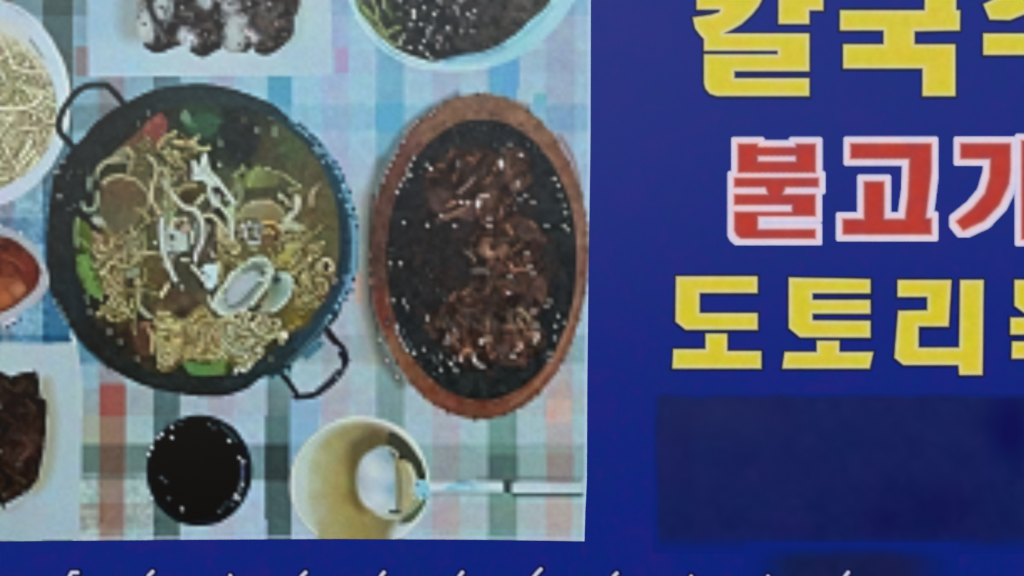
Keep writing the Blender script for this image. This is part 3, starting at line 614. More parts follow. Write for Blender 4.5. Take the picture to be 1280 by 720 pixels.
for s, c in (('600,200 622,192 640,206 632,230 610,236 596,222', (74, 60, 58)), ('536,244 552,236 566,246 562,262 548,268 538,258', (78, 62, 64)), ('556,270 570,262 590,252 604,246 598,260 580,272', (98, 78, 70)),
             ('626,186 640,190 652,214 654,236 642,240 632,220', (112, 88, 80)), ('598,232 614,226 630,240 622,258 604,262', (92, 74, 70)), ('600,262 616,256 618,276 606,284', (96, 76, 70)),
             ('604,298 622,294 628,310 622,322 606,322 598,312', (124, 94, 80)), ('652,270 672,282 676,298 660,302 646,290', (78, 64, 60)), ('614,322 630,334 622,342 610,332', (104, 78, 66)),
             ('650,338 664,342 674,362 664,368 650,356', (116, 84, 74)), ('610,352 626,354 630,364 614,362', (106, 84, 66)), ('634,392 652,386 668,400 668,420 650,426 640,410', (124, 102, 82)), ('630,420 654,420 658,436 640,440 628,432', (104, 72, 64)),
             ('596,410 616,408 622,420 604,422', (96, 82, 80)), ('560,404 580,396 592,408 576,416', (72, 62, 62)), ('610,428 630,428 632,444 616,444', (88, 68, 64)), ('588,360 606,352 612,366 596,372', (84, 66, 60)), ('562,386 584,380 600,386 584,392', (92, 76, 72)),
             ('668,346 684,352 682,378 672,374', (98, 76, 66)), ('570,192 596,188 592,212 572,216', (64, 58, 58))):
    poly(s, c, a=.8, soft=2)
r = np.random.default_rng(31)
for k_ in range(190):         # darker shreds in the sauce round the heap
    t, u = r.uniform(0, 6.283), math.sqrt(r.random())
    x, y = 606 + 92 * u * math.cos(t), 325 + 146 * u * math.sin(t)
    ell(x, y, r.uniform(5, 13), r.uniform(2.4, 5), [(62, 50, 46), (54, 46, 44), (70, 56, 50), (44, 40, 40)][r.integers(4)], a=r.uniform(.35, .7), soft=2, rot=r.uniform(0, 3.14))
for _ in range(150):          # thin slices of beef, each with a dark and a glossy edge
    x, y = r.normal(612, 42), r.uniform(190, 456)
    if not 500 < x < 705 or pid[int(y + OY), int(x + OX)] != BF:
        continue
    th = r.uniform(0, 3.14); rx, ry = r.uniform(6, 14), r.uniform(2.6, 5.5)
    c = np.array([(90, 64, 54), (76, 54, 46), (104, 74, 62), (60, 46, 42), (114, 82, 66), (48, 40, 38)][r.integers(6)])
    ell(x + 1, y + 2, rx + 1.5, ry + 2, (34, 29, 28), a=.45, soft=2, rot=th)
    ell(x, y, rx, ry, c, a=.6, soft=2.2, rot=th)
    if r.random() < .6:
        ox, oy = -math.sin(th) * ry * .5, math.cos(th) * ry * .5
        if oy > 0:
            ox, oy = -ox, -oy
        stroke([(x + ox - rx * .6 * math.cos(th), y + oy - rx * .6 * math.sin(th)), (x + ox + rx * .5 * math.cos(th), y + oy + rx * .5 * math.sin(th))], 2.8, np.minimum(c * 1.55, 190), a=r.uniform(.4, .85))
mottle([BF], 7, n=N4)
for s, w, c in (('574,242 582,234 590,226 592,222', 4, (132, 112, 106)), ('546,276 556,274 566,268 578,262 586,256', 5, (120, 92, 82)), ('554,272 545,271 538,268', 3.5, (40, 22, 20)), ('582,314 590,320 594,326', 4, (118, 100, 94)), ('608,306 610,318 616,316', 4, (168, 132, 116)), ('600,428 606,424 613,423', 4, (176, 160, 150)), ('592,444 594,452 602,458', 5.5, (150, 156, 152)), ('671,416 672,422 668,428', 5, (158, 156, 146)), ('662,398 656,392 650,386', 5, (136, 124, 96)), ('648,398 654,410', 4, (146, 116, 92)), ('650,430 652,434 646,438', 4.5, (164, 140, 130)), ('590,339 604,339 612,340', 3.5, (138, 130, 128)), ('640,340 654,336 662,338', 4, (134, 90, 80)), ('600,246 610,245', 4, (170, 150, 146)), ('560,452 568,460 572,466', 3, (120, 126, 128)), ('540,444 546,454', 3, (104, 108, 112)), ('560,420 562,428 556,428', 5, (118, 112, 118)), ('568,412 572,420', 4, (126, 108, 112))):
    stroke(s, w, c, a=.9)
stroke('626,202 627,208', 5.5, (208, 196, 190)); stroke('599,252 598,258', 5.5, (212, 202, 202)); dots('603,428 642,445 594,451 577,449', (214, 208, 200), 2.6)
dots('518,198 514,206 510,213 509,219 514,219 506,225 501,231 497,241 539,211 534,206 505,279 535,282 569,283 574,205 553,270 586,254 578,253 651,194 638,181 612,283 612,273 659,317 663,334 667,343 688,377 684,384 647,230 658,245 667,253 650,250 693,224 698,232 701,244 684,283 706,283 710,288 708,267 706,256 535,398 501,330 488,330 505,377 509,385 492,376 530,437 552,445 552,462 569,449 570,463 564,455 638,347 637,367 688,450 604,458 695,408 706,403 688,441 694,423 699,395 667,390 671,407', (206, 206, 204), 2.1)
dots('488,313 488,322 488,338 526,216 560,398 565,407 557,407 548,407 583,407 594,407 574,201 600,160 607,160 637,160 658,168 659,177 620,181 574,160 568,163 573,176 563,184 552,452 534,445 520,450 527,454 676,190 669,184 652,396 655,382 628,445 625,436 612,360 643,352 641,360 608,405 571,398 556,374 547,364 527,360 535,339 540,345 634,300 628,266 636,263 645,262 644,244', (132, 134, 134), 1.9, .5)
dots('497,408 497,415 501,424 506,432 509,438 518,441', (190, 212, 220), 2.4, .95); dots('505,415 510,424 514,432 487,398 485,405', (92, 130, 144), 2.2, .85)
r = np.random.default_rng(41)
for _ in range(14):           # sheen dots round the rim of the iron plate
    t = r.uniform(0, 6.283)
    x, y = 603 + 112 * math.cos(t), 325 + 168 * math.sin(t)
    dots([(x, y)], (110, 122, 126), 1.9, r.uniform(.3, .8))
dots('507,166 512,160 517,156 521,153 543,139 539,143 553,134 505,177 498,189 493,198 488,207 484,216 480,226 475,425 484,452 497,471', (204, 190, 182), 2.1, .9)
dots('668,151 652,147 667,152 575,130 640,150', (196, 150, 124), 2.2, .8, False)

# ---- kimchi dish
KD = part('kimchi_dish', 'dish'); KK = part('kimchi_dish', 'kimchi')
poly('-60,280 0,283 22,291 46,308 57,330 62,350 57,366 36,386 0,404 -60,410', ramp([(10, 290, (166, 186, 198)), (50, 320, (170, 190, 200)), (58, 350, (178, 190, 196)), (20, 394, (184, 190, 204))]), KD)
poly('-60,294 0,295 20,302 40,318 51,336 51,346 44,362 26,378 0,392 -60,400', ramp([(10, 310, (96, 46, 38)), (35, 330, (120, 52, 40)), (45, 345, (104, 44, 40)), (8, 374, (160, 84, 54)), (22, 364, (160, 92, 64)), (5, 340, (112, 50, 38)), (38, 352, (112, 48, 40)), (12, 330, (108, 48, 38)), (20, 385, (104, 46, 36))]), KK, soft=1)
mottle([KK], 16, n=N8); mottle([KK], 10, n=N4)
for s, c in (('-4,350 10,346 20,354 14,366 -2,368', (176, 92, 58)), ('14,356 28,352 34,362 24,372 14,368', (188, 116, 82)), ('-4,370 12,368 16,380 0,388 -6,386', (182, 100, 62)), ('22,320 36,322 44,336 34,342 24,334', (134, 58, 44)), ('0,312 16,310 24,320 12,330 -2,326', (118, 50, 40)), ('28,342 44,342 44,354 32,356', (124, 50, 42)), ('2,330 16,332 18,344 4,344', (142, 68, 46))):
    poly(s, (62, 30, 24), a=.5, soft=3, clip=[KK]); poly(s, c, a=.8, soft=1.2, clip=[KK])
ell(24, 362, 6, 5, (196, 128, 92), a=.7, soft=2); ell(5, 372, 9, 7, (198, 110, 66), a=.7, soft=3); stroke('0,352 12,352 22,348', 4, (150, 82, 52)); stroke('4,320 18,326 30,336', 4, (140, 74, 54)); stroke('0,308 10,312', 4, (64, 38, 34))
stroke('5,407 20,398', 3, (214, 220, 228)); dots('5,407 12,403 20,400 0,283 27,292', (216, 222, 228), 2.2, .9, False); dots('10,409 18,404 25,400', (70, 84, 110), 2, .8, False)

# ---- plate of dark braised meat
MP = part('meat_plate', 'plate'); MEAT = part('meat_plate', 'braised_meat')
poly('-60,428 60,430 97,428 98,440 103,490 102,560 101,676 -60,676', ramp([(50, 445, (172, 198, 208)), (85, 520, (170, 198, 204)), (80, 620, (166, 196, 208)), (20, 650, (160, 188, 198)), (60, 660, (166, 190, 206))]), MP, smooth=False)
stroke('95,430 100,470 101,520', 4, (188, 204, 214), a=.7); stroke('94,428 91,420', 5, (204, 218, 224))
stroke('56,480 64,530 58,585 46,608', 16, (152, 150, 116), a=.7, soft=7, clip=[MP]); stroke('48,610 20,634 -10,642', 7, (160, 166, 150), a=.6, soft=4, clip=[MP])
poly('-60,462 0,464 14,472 28,466 46,464 50,480 51,496 59,502 58,540 55,566 48,600 34,616 12,628 -10,634 -60,634', ramp([(20, 490, (62, 46, 38)), (45, 500, (40, 34, 30)), (10, 540, (48, 36, 32)), (35, 560, (86, 54, 46)), (40, 580, (58, 42, 34)), (15, 610, (66, 48, 38))]), MEAT, smooth=False)
mottle([MEAT], 12, n=N8); mottle([MEAT], 9, n=N4); mottle([MEAT], .6, (88, 60, 48), n=N16)
for s, w, c in (('32,548 38,560 28,574', 6, (108, 66, 54)), ('24,576 34,566', 4, (126, 86, 72)), ('8,480 20,488 30,482', 5, (84, 62, 48)), ('40,470 46,490', 5, (46, 44, 38)), ('6,520 18,530 10,545', 5, (72, 50, 44)), ('34,500 44,512', 5, (92, 58, 46)), ('0,588 14,600 8,610', 5, (36, 28, 26)), ('5,614 5,634', 5, (52, 50, 44)), ('20,596 32,602', 4, (92, 70, 56))):
    stroke(s, w, c, a=.85)
dots('1,508 1,565 7,620 31,616 50,496 24,582 45,470', (170, 160, 144), 1.9, .8)

# ---- cup of dark sauce
SC = part('sauce_bowl', 'bowl'); SS = part('sauce_bowl', 'sauce')
ell(249.5, 589, 66, 70, (28, 40, 46), SC); ell(249, 588, 59, 62, (24, 27, 28), SS, soft=2)
ell(249, 600, 40, 38, (28, 28, 28), a=.6, soft=12, clip=[SS]); stroke('300,545 308,575 306,605 290,632', 6, (26, 34, 56), a=.8, soft=2, clip=[SS, SC])
stroke('302,580 304,592 302,602', 4, (70, 82, 112)); stroke('276,532 288,542 296,552', 4, (58, 74, 76))
dots('190,560 186,568 198,547 203,543 215,534 215,547 287,551 300,573 305,578 303,605 301,612 296,619 299,624 294,622 228,637 189,623', (206, 214, 222), 2.3)
dots('202,598 208,603 212,624 226,530 211,528 262,531 280,634 285,629 292,630 275,640 268,536', (104, 112, 124), 2.1, .8)
mottle([SC], 8, n=N4)

# ---- bowl of pale soup with a ladle in it
SO = part('soup_bowl', 'bowl'); SL = part('soup_bowl', 'soup')
LD = part('ladle', 'scoop'); LH = part('ladle', 'handle')
ell(450, 606, 87.5, 84.5, ramp([(370, 600, (178, 200, 196)), (400, 545, (174, 194, 190)), (450, 524, (190, 206, 196)), (520, 560, (186, 208, 204)), (530, 640, (178, 204, 206)), (400, 660, (176, 194, 186))]), SO)
stroke('370,570 366,600 370,640', 3, (200, 216, 212), a=.7); stroke('420,527 450,522 490,530 520,555 532,585', 3, (204, 216, 206), a=.8)
poly('386,604 392,568 410,544 438,530 466,529 492,540 514,560 528,588 531,612 522,638 500,654 488,670 484,690 408,690 396,660 388,632', ramp([(392, 604, (178, 190, 178)), (398, 570, (176, 182, 158)), (396, 640, (174, 182, 164)), (410, 600, (166, 164, 120)), (415, 560, (164, 158, 118)), (428, 605, (158, 146, 96)), (424, 640, (162, 154, 106)), (440, 545, (150, 142, 108)), (470, 538, (124, 114, 92)), (415, 668, (164, 162, 124)), (445, 655, (152, 140, 90)), (460, 668, (146, 136, 92)), (484, 660, (122, 116, 90)), (436, 575, (144, 128, 82)), (438, 620, (140, 124, 78)), (505, 655, (150, 158, 148))]), SL, soft=7)
poly('440,552 468,540 494,550 480,564 458,570 446,590 446,615 456,640 444,634 436,605 436,575', (88, 80, 60), a=.75, soft=6, clip=[SL])
poly('484,546 492,540 512,556 528,580 533,598 524,600 512,580 500,572 488,570', (66, 70, 64), SL, soft=1.5)
poly('506,646 516,640 534,620 530,634 516,652 500,656', (84, 98, 80), SL, soft=1.5)
poly('498,580 514,580 522,600 518,626 508,640 500,640 502,610', (164, 162, 138), SL, soft=2); stroke('512,582 518,598 516,616', 5, (190, 196, 184)); stroke('509,632 513,624', 4, (186, 174, 138))
poly('446,604 449,584 457,569 468,562 480,558 489,566 494,580 495,610 495,640 482,645 466,639 452,626', ramp([(456, 600, (186, 202, 214)), (466, 590, (204, 216, 224)), (472, 625, (200, 214, 222)), (482, 600, (178, 204, 218)), (491, 610, (116, 170, 190)), (491, 570, (122, 166, 178)), (449, 600, (140, 150, 148)), (478, 640, (176, 194, 196))]), LD, soft=2.5)
stroke('470,642 484,648 498,647', 3.5, (186, 200, 196), a=.8); stroke('488,640 500,640', 3.5, (52, 76, 82)); stroke('485,560 494,564 497,570', 4, (190, 200, 194), a=.8); stroke('498,584 501,610 498,636', 4.5, (98, 108, 100), a=.6, soft=2)
stroke('500,574 508,570', 4, (50, 52, 50))
stroke([(450 + 85.5 * math.cos(t_ / 20), 606 + 82.5 * math.sin(t_ / 20)) for t_ in range(126)], 4, (206, 218, 212), a=.8, clip=[SO], smooth=False)
stroke([(450 + 87 * math.cos(t_ / 20), 606 + 84 * math.sin(t_ / 20)) for t_ in range(40, 84)], 2.5, (120, 136, 138), a=.4, smooth=False)
poly('519,606 526,600 536,604 538,616 528,626 520,618', (128, 196, 216), LH); dots('520,600 523,612 526,624 519,622', (206, 224, 224), 2, .9, False); dots('530,620 522,606', (90, 150, 170), 2, .8, False)
poly('536,605 570,604 600,602 626,602 630,605 630,615 600,615 570,614 538,615', ramp([(545, 608, (196, 212, 224)), (570, 608, (146, 206, 222)), (590, 604, (152, 210, 224)), (620, 610, (190, 214, 220))]), LH, smooth=False)
stroke('560,610 580,606 594,608', 3, (112, 172, 196), a=.7); stroke('572,602 584,601', 3, (92, 130, 142), a=.8); dots('591,611 600,605', (186, 214, 220), 2, .6, False)
poly('630,601 641,601 641,617 630,616', (50, 66, 70), LH, smooth=False, a=.9); poly('640,605 730,606 730,617 640,617', (184, 208, 214), LH, smooth=False)
stroke('540,617 580,617 628,618', 2.6, (96, 116, 122), a=.6)
stroke('600,599 640,598 700,600 728,601', 5, (96, 104, 102), a=.55, soft=2.5); stroke('642,607 728,608', 3, (190, 210, 214), a=.7, smooth=False); stroke('642,620 731,620', 3.4, (44, 66, 72), pt=LH, smooth=False)
stroke('690,612 728,612', 3, (150, 180, 188), a=.7, smooth=False)

# ---- overall density of the inks, dish by dish
def density(names, f, sat=1.0, tint=(1, 1, 1)):
    m = np.isin(pid, [k for k, pp in enumerate(PARTS) if pp[0] in names or pp in names])
    g_ = img[m].mean(-1, keepdims=True)
    img[m] = (g_ + (img[m] - g_) * sat) * f * np.array(tint, np.float32)


density(['square_plate', 'salad_bowl', 'sauce_bowl', 'ladle'], .96, .95)
density(['noodle_bowl'], 1.02, .95); density([('noodle_bowl', 'noodles')], 1.1)
density(['kimchi_dish'], .88, .95)
density(['stew_pan'], .95, 1.08, (.99, 1.01, .98))
density([('stew_pan', 'mushroom')], .86, 1.0, (.98, 1.0, .95)); density([('stew_pan', 'cabbage_leaf'), ('stew_pan', 'red_pepper')], .88)
density([('stew_pan', 'clam')], .96)
density([('stew_pan', 'broth')], .98, 1.0, (1.0, 1.02, .97))
density([('beef_platter', 'wooden_tray')], .86, .78)
density([('beef_platter', 'iron_plate')], .9, .75)
density([('beef_platter', 'grilled_beef')], 1.04, .92, (1.02, .99, .97))
density([('soup_bowl', 'soup')], .94, 1.08, (1.0, 1.01, .95)); density([('soup_bowl', 'bowl')], .97)
density([('meat_plate', 'plate')], .93)
density([('meat_plate', 'braised_meat')], .78, .6)

# ---- cut the picture into print dots: average, over-sharpen, compression noise
def to_dots(a):
    iy = np.floor(np.arange(PH) / PD).astype(int); ix = np.floor(np.arange(PW) / PD).astype(int)
    ny, nx = iy[-1] + 1, ix[-1] + 1
    s = np.zeros((ny, PW, 3), np.float32); np.add.at(s, iy, a)
    s /= np.bincount(iy)[:, None, None]
    t = np.zeros((nx, ny, 3), np.float32); np.add.at(t, ix, s.transpose(1, 0, 2))
    t /= np.bincount(ix)[:, None, None]
    return t.transpose(1, 0, 2)


def blur3(a, k=1):
    for _ in range(k):
        p = np.pad(a, ((1, 1), (1, 1), (0, 0)), 'edge')
        a = (p[:-2, 1:-1] + p[2:, 1:-1] + p[1:-1, :-2] + p[1:-1, 2:] + 2 * p[1:-1, 1:-1]) / 6
    return a


dot = to_dots(img)
lum = dot.mean(-1, keepdims=True)
dot = .72 * dot + .28 * (lum + blur3(dot - lum, 2))           # colour is softer than light and dark in the print
food = to_dots(np.repeat(np.isin(pid, [k for k, pp in enumerate(PARTS) if pp[0] in ('stew_pan', 'noodle_bowl') or pp == ('beef_platter', 'grilled_beef')])[..., None], 3, -1).astype(np.float32))[..., :1]
dot = dot + (SHARP + .2 * food) * (lum - blur3(lum, 2)) * (.5 + .5 * dot / np.maximum(lum, 20))
g = np.random.default_rng(99)
ny, nx = dot.shape[:2]
ch = g.normal(0, 2.6, (ny // 4 + 2, nx // 4 + 2, 3)).repeat(4, 0).repeat(4, 1)[:ny, :nx]
ch -= ch.mean(-1, keepdims=True)
dot = np.clip(dot + blur3(ch.astype(np.float32), 2) * np.clip(lum / 150, .25, 1) + g.normal(0, 2.2, (ny, nx, 1)), 8, 232).astype(np.float32)


def ink_at(x, y):
    """picture colour (0-255 sRGB) at picture mm, smooth between print dots"""
    u = np.clip((np.asarray(x) + OX) / PD - .5, 0, nx - 1.001); v = np.clip((np.asarray(y) + OY) / PD - .5, 0, ny - 1.001)
    i, j = v.astype(int), u.astype(int)
    f, h = (v - i)[..., None], (u - j)[..., None]
    f = f * f * (3 - 2 * f); h = h * h * (3 - 2 * h)
    f = f * f * (3 - 2 * f) * .5 + f * .5; h = h * h * (3 - 2 * h) * .5 + h * .5
    return (dot[i, j] * (1 - h) + dot[i, j + 1] * h) * (1 - f) + (dot[i + 1, j] * (1 - h) + dot[i + 1, j + 1] * h) * f

# ================================================================ helpers
def lin(c):
    c = np.asarray(c, float) / 255
    return np.where(c <= .04045, c / 12.92, ((c + .055) / 1.055) ** 2.4)


def ink(c, sheen=None):                     # picture colour (sRGB 0-255) -> reflectance of the ink
    return np.clip((lin(c) - (SHEEN if sheen is None else sheen)) / KEY, .002, .9)


def bsdf_mat(name, rough, spec):
    m = bpy.data.materials.new(name); m.use_nodes = True
    b = m.node_tree.nodes['Principled BSDF']
    b.inputs['Roughness'].default_value = rough
    b.inputs['Specular IOR Level'].default_value = spec
    return m, m.node_tree.nodes, m.node_tree.links, b


def vinyl_relief(n, l, b, strength):        # faint unevenness of the printed sheet
    tc = n.new('ShaderNodeTexCoord'); nz = n.new('ShaderNodeTexNoise'); bp = n.new('ShaderNodeBump')
    nz.inputs['Scale'].default_value = 420; nz.inputs['Detail'].default_value = 3
    bp.inputs['Strength'].default_value = strength; bp.inputs['Distance'].default_value = .0004
    l.new(tc.outputs['Object'], nz.inputs['Vector']); l.new(nz.outputs[0], bp.inputs['Height']); l.new(bp.outputs[0], b.inputs['Normal'])
    return tc


m_ink, n, l, b = bsdf_mat('printed_ink', ROUGH, SPEC)
a = n.new('ShaderNodeAttribute'); a.attribute_name = 'ink'
l.new(a.outputs['Color'], b.inputs['Base Color']); vinyl_relief(n, l, b, .12)


def blue_mat(name, stops, scales, mix=.5, warp=0):
    """uneven blue ink: two noises pick between neighbouring ink tones"""
    m, n, l, b = bsdf_mat(name, ROUGH, SPEC)
    tc = vinyl_relief(n, l, b, .12)
    rs = []
    for k, s in enumerate(scales):
        nz = n.new('ShaderNodeTexNoise'); nz.inputs['Scale'].default_value = s; nz.inputs['Detail'].default_value = 4; nz.inputs['Roughness'].default_value = .6
        mp = n.new('ShaderNodeMapping'); mp.inputs['Location'].default_value = (3.1 * k, 1.7, .4 + k)
        l.new(tc.outputs['Object'], mp.inputs[0]); l.new(mp.outputs[0], nz.inputs['Vector'])
        r = n.new('ShaderNodeValToRGB')
        while len(r.color_ramp.elements) < len(stops[k]):
            r.color_ramp.elements.new(.5)
        for e, (p, c) in zip(r.color_ramp.elements, stops[k]):
            e.position = p; e.color = (*ink(c), 1)
        l.new(nz.outputs[0], r.inputs[0]); rs.append(r)
    mx = n.new('ShaderNodeMixRGB'); mx.inputs[0].default_value = mix
    l.new(rs[0].outputs[0], mx.inputs[1]); l.new(rs[1].outputs[0], mx.inputs[2])
    l.new(mx.outputs[0], b.inputs['Base Color'])
    return m


m_blue = blue_mat('blue_print', BLUE_STOPS, (14, 60))
m_side, n, l, b = bsdf_mat('board_edge', .5, .3)
nz = n.new('ShaderNodeTexNoise'); nz.inputs['Scale'].default_value = 60
r = n.new('ShaderNodeValToRGB'); r.color_ramp.elements[0].color = (.30, .31, .33, 1); r.color_ramp.elements[1].color = (.42, .43, .45, 1)
l.new(nz.outputs[0], r.inputs[0]); l.new(r.outputs[0], b.inputs['Base Color'])

col = scene.collection


def link(name, me, parent, label=None):
    o = bpy.data.objects.new(name, me); col.objects.link(o); o.parent = parent
    if label:
        o['label'] = label
    return o


def sheet(name, V, F, C, mat, parent, label=None):
    """flat printed piece: vertices, quads, one ink per vertex"""
    me = bpy.data.meshes.new(name)
    me.from_pydata(V, [], F)
    if C is not None:
        at_ = me.attributes.new('ink', 'FLOAT_COLOR', 'POINT')
        at_.data.foreach_set('color', np.hstack([C, np.ones((len(C), 1))]).astype(np.float32).ravel())
    me.materials.append(mat)
    return link(name, me, parent, label)


# ================================================================ the sign board
sign = bpy.data.objects.new('sign_board', None); col.objects.link(sign)
sign.location = at(CX, 790); sign.empty_display_size = .1
sign['label'] = 'blue restaurant sign with printed food photo and yellow and red Korean lettering'
sign['category'] = 'sign'
inv = mathutils.Matrix.Translation(sign.location).inverted()


def grid_piece(name, x0, y0, x1, y1, mat, d, parent, step=40, label=None, side=False, thick=0):
    """flat rectangle of the board with a returned edge"""
    bm = []
    a, b_ = at(x0, y0, d), at(x1, y1, d)
    yb = -(d - thick) * MM
    V = [(a[0], a[1], b_[2]), (b_[0], a[1], b_[2]), (b_[0], a[1], a[2]), (a[0], a[1], a[2]),
         (a[0], yb, b_[2]), (b_[0], yb, b_[2]), (b_[0], yb, a[2]), (a[0], yb, a[2])]
    F = [(0, 1, 2, 3)] + ([(5, 4, 7, 6), (4, 5, 1, 0), (1, 5, 6, 2), (3, 2, 6, 7), (4, 0, 3, 7)] if thick else [])
    o = sheet(name, V, F, None, mat, parent, label)
    if thick:
        o.data.materials.append(m_side)
        for p in o.data.polygons[1:]:
            p.material_index = 1
    return o


kids = []
kids.append(grid_piece('blue_panel', -60, -60, 1420, 790, m_blue, 0, sign, thick=14))


def smudge(name, x0, y0, x1, y1, core, fade, d, seed, label, spots=()):
    """patch of darker ink with uneven, feathered borders; fade = (left, top, right, bottom) mm"""
    x = np.arange(x0, x1 + 1, 4.0); y = np.arange(y0, y1 + 1, 4.0)
    X, Y = np.meshgrid(x, y)
    g = np.random.default_rng(seed)

    def nz(sx, sy, amp):
        q = g.normal(0, amp, (int((y1 - y0) / sy) + 3, int((x1 - x0) / sx) + 3))
        v, u = (Y - y0) / sy, (X - x0) / sx
        i, j = v.astype(int), u.astype(int); f, h = v - i, u - j
        return (q[i, j] * (1 - h) + q[i, j + 1] * h) * (1 - f) + (q[i + 1, j] * (1 - h) + q[i + 1, j + 1] * h) * f
    C = np.zeros(X.shape + (3,)) + np.array(core, float)
    for sx, sy, cc, rr in spots:
        w = np.exp(-(((X - sx) / rr[0]) ** 2 + ((Y - sy) / rr[1]) ** 2))[..., None]
        C += (np.array(cc, float) - C) * w
    t = nz(34, 34, 1.3); C[..., 0] += t; C[..., 1] -= t * .6
    C += (nz(14, 20, .8) + nz(8, 8, .7))[..., None] * np.array([1, 1, 1.6])
    a = np.ones(X.shape)
    for dd, f in ((X - x0, fade[0]), (Y - y0, fade[1]), (x1 - X, fade[2]), (y1 - Y, fade[3])):
        if f:
            a *= np.clip((dd + nz(20, 20, 1.5)) / f, 0, 1)
    a = (a * a * (3 - 2 * a))[..., None]
    C = C * a + np.array(BLUE_MEAN, float) * (1 - a)
    w = len(x); f = np.argwhere(np.ones((len(y) - 1, w - 1), bool))
    q = np.stack([f[:, 0] * w + f[:, 1], (f[:, 0] + 1) * w + f[:, 1], (f[:, 0] + 1) * w + f[:, 1] + 1, f[:, 0] * w + f[:, 1] + 1], 1)
    V = np.stack([(X.ravel() - CX) * MM, np.full(X.size, -d * MM), EYE + (CY - Y.ravel()) * MM], 1)
    return sheet(name, V.tolist(), q.tolist(), ink(np.clip(C, 4, 255)).reshape(-1, 3), m_ink, sign, label)


smudge('cover_patch', 816, 491, 1404, 692, (32, 39, 93), (10, 9, 4, 26), .2, 5, 'darker navy patch over the blue print',
       spots=((1262, 535, (20, 25, 86), (26, 44)), (900, 520, (35, 42, 92), (60, 30)), (1150, 640, (29, 33, 85), (90, 40))))
smudge('dark_smear', 930, 678, 1200, 744, (33, 39, 82), (70, 24, 80, 20), .3, 6, 'dark grey smear below the navy patch')

# ================================================================ the printed food photograph
ST = PD / 2
gx = np.arange(-OX, 736.01, ST); gx = np.append(gx[gx < 735], 737.0)
gy = np.arange(-OY, 675.01, ST); gy = np.append(gy[gy < 674.5], 676.0)
GX, GY = np.meshgrid(gx, gy)
edge = np.interp(GY, [-60, 180, 340, 480, 600, 640, 676], [738.6, 738, 735.5, 734, 733.5, 731.5, 730.5])
base = np.interp(GX, [-60, 0, 240, 420, 600, 737], [677, 676.5, 674.5, 673.5, 674.5, 676.5])
WX = GX + (edge - 737) * np.clip((GX - 690) / 47, 0, 1)
WY = GY + (base - 676) * np.clip((GY - 640) / 36, 0, 1)
GC = ink(ink_at(GX, GY), .013)
cxm, cym = (gx[:-1] + gx[1:]) / 2, (gy[:-1] + gy[1:]) / 2
fid = pid[np.clip((cym + OY).astype(int), 0, PH - 1)][:, np.clip((cxm + OX).astype(int), 0, PW - 1)]
nyv, nxv = GX.shape
PLAB = {'noodle_bowl': 'white bowl of plain noodles', 'square_plate': 'pale square plate of dark rice balls', 'salad_bowl': 'round bowl of dark sprinkled salad',
        'stew_pan': 'black two-handled pan of noodle soup with clams', 'beef_platter': 'oval wooden tray with black iron plate of beef',
        'kimchi_dish': 'small white dish of red kimchi', 'meat_plate': 'white plate of dark braised meat', 'sauce_bowl': 'round black bowl of dark sauce',
        'soup_bowl': 'white bowl of pale broth', 'ladle': 'silver ladle lying in the soup bowl'}


def cut(name, ids, parent, d=.4, label=None):
    f = np.argwhere(np.isin(fid, ids))
    if not len(f):
        return None
    q = np.stack([f[:, 0] * nxv + f[:, 1], (f[:, 0] + 1) * nxv + f[:, 1], (f[:, 0] + 1) * nxv + f[:, 1] + 1, f[:, 0] * nxv + f[:, 1] + 1], 1)
    u, qi = np.unique(q, return_inverse=True); qi = qi.reshape(q.shape)
    X, Y = WX.ravel()[u], WY.ravel()[u]
    V = np.stack([(X - CX) * MM, np.full(X.shape, -d * MM), EYE + (CY - Y) * MM], 1)
    return sheet(name, V.tolist(), qi.tolist(), GC.reshape(-1, 3)[u], m_ink, parent, label)


kids.append(cut('tablecloth', [0], sign, label='pink, green and blue checked cloth in the printed photo'))
tops = {}
for k, p in enumerate(PARTS):
    if k == 0 or not (fid == k).any():
        continue
    if p[0] not in tops:
        e = bpy.data.objects.new(p[0], None); col.objects.link(e); e.empty_display_size = .02
        e.parent = sign; e['label'] = PLAB[p[0]]
        tops[p[0]] = e
    o = cut(p[1], [k], tops[p[0]])
    if p[1] in ('noodles', 'white_mushroom'):
        o['kind'] = 'stuff'                 # strands nobody could count

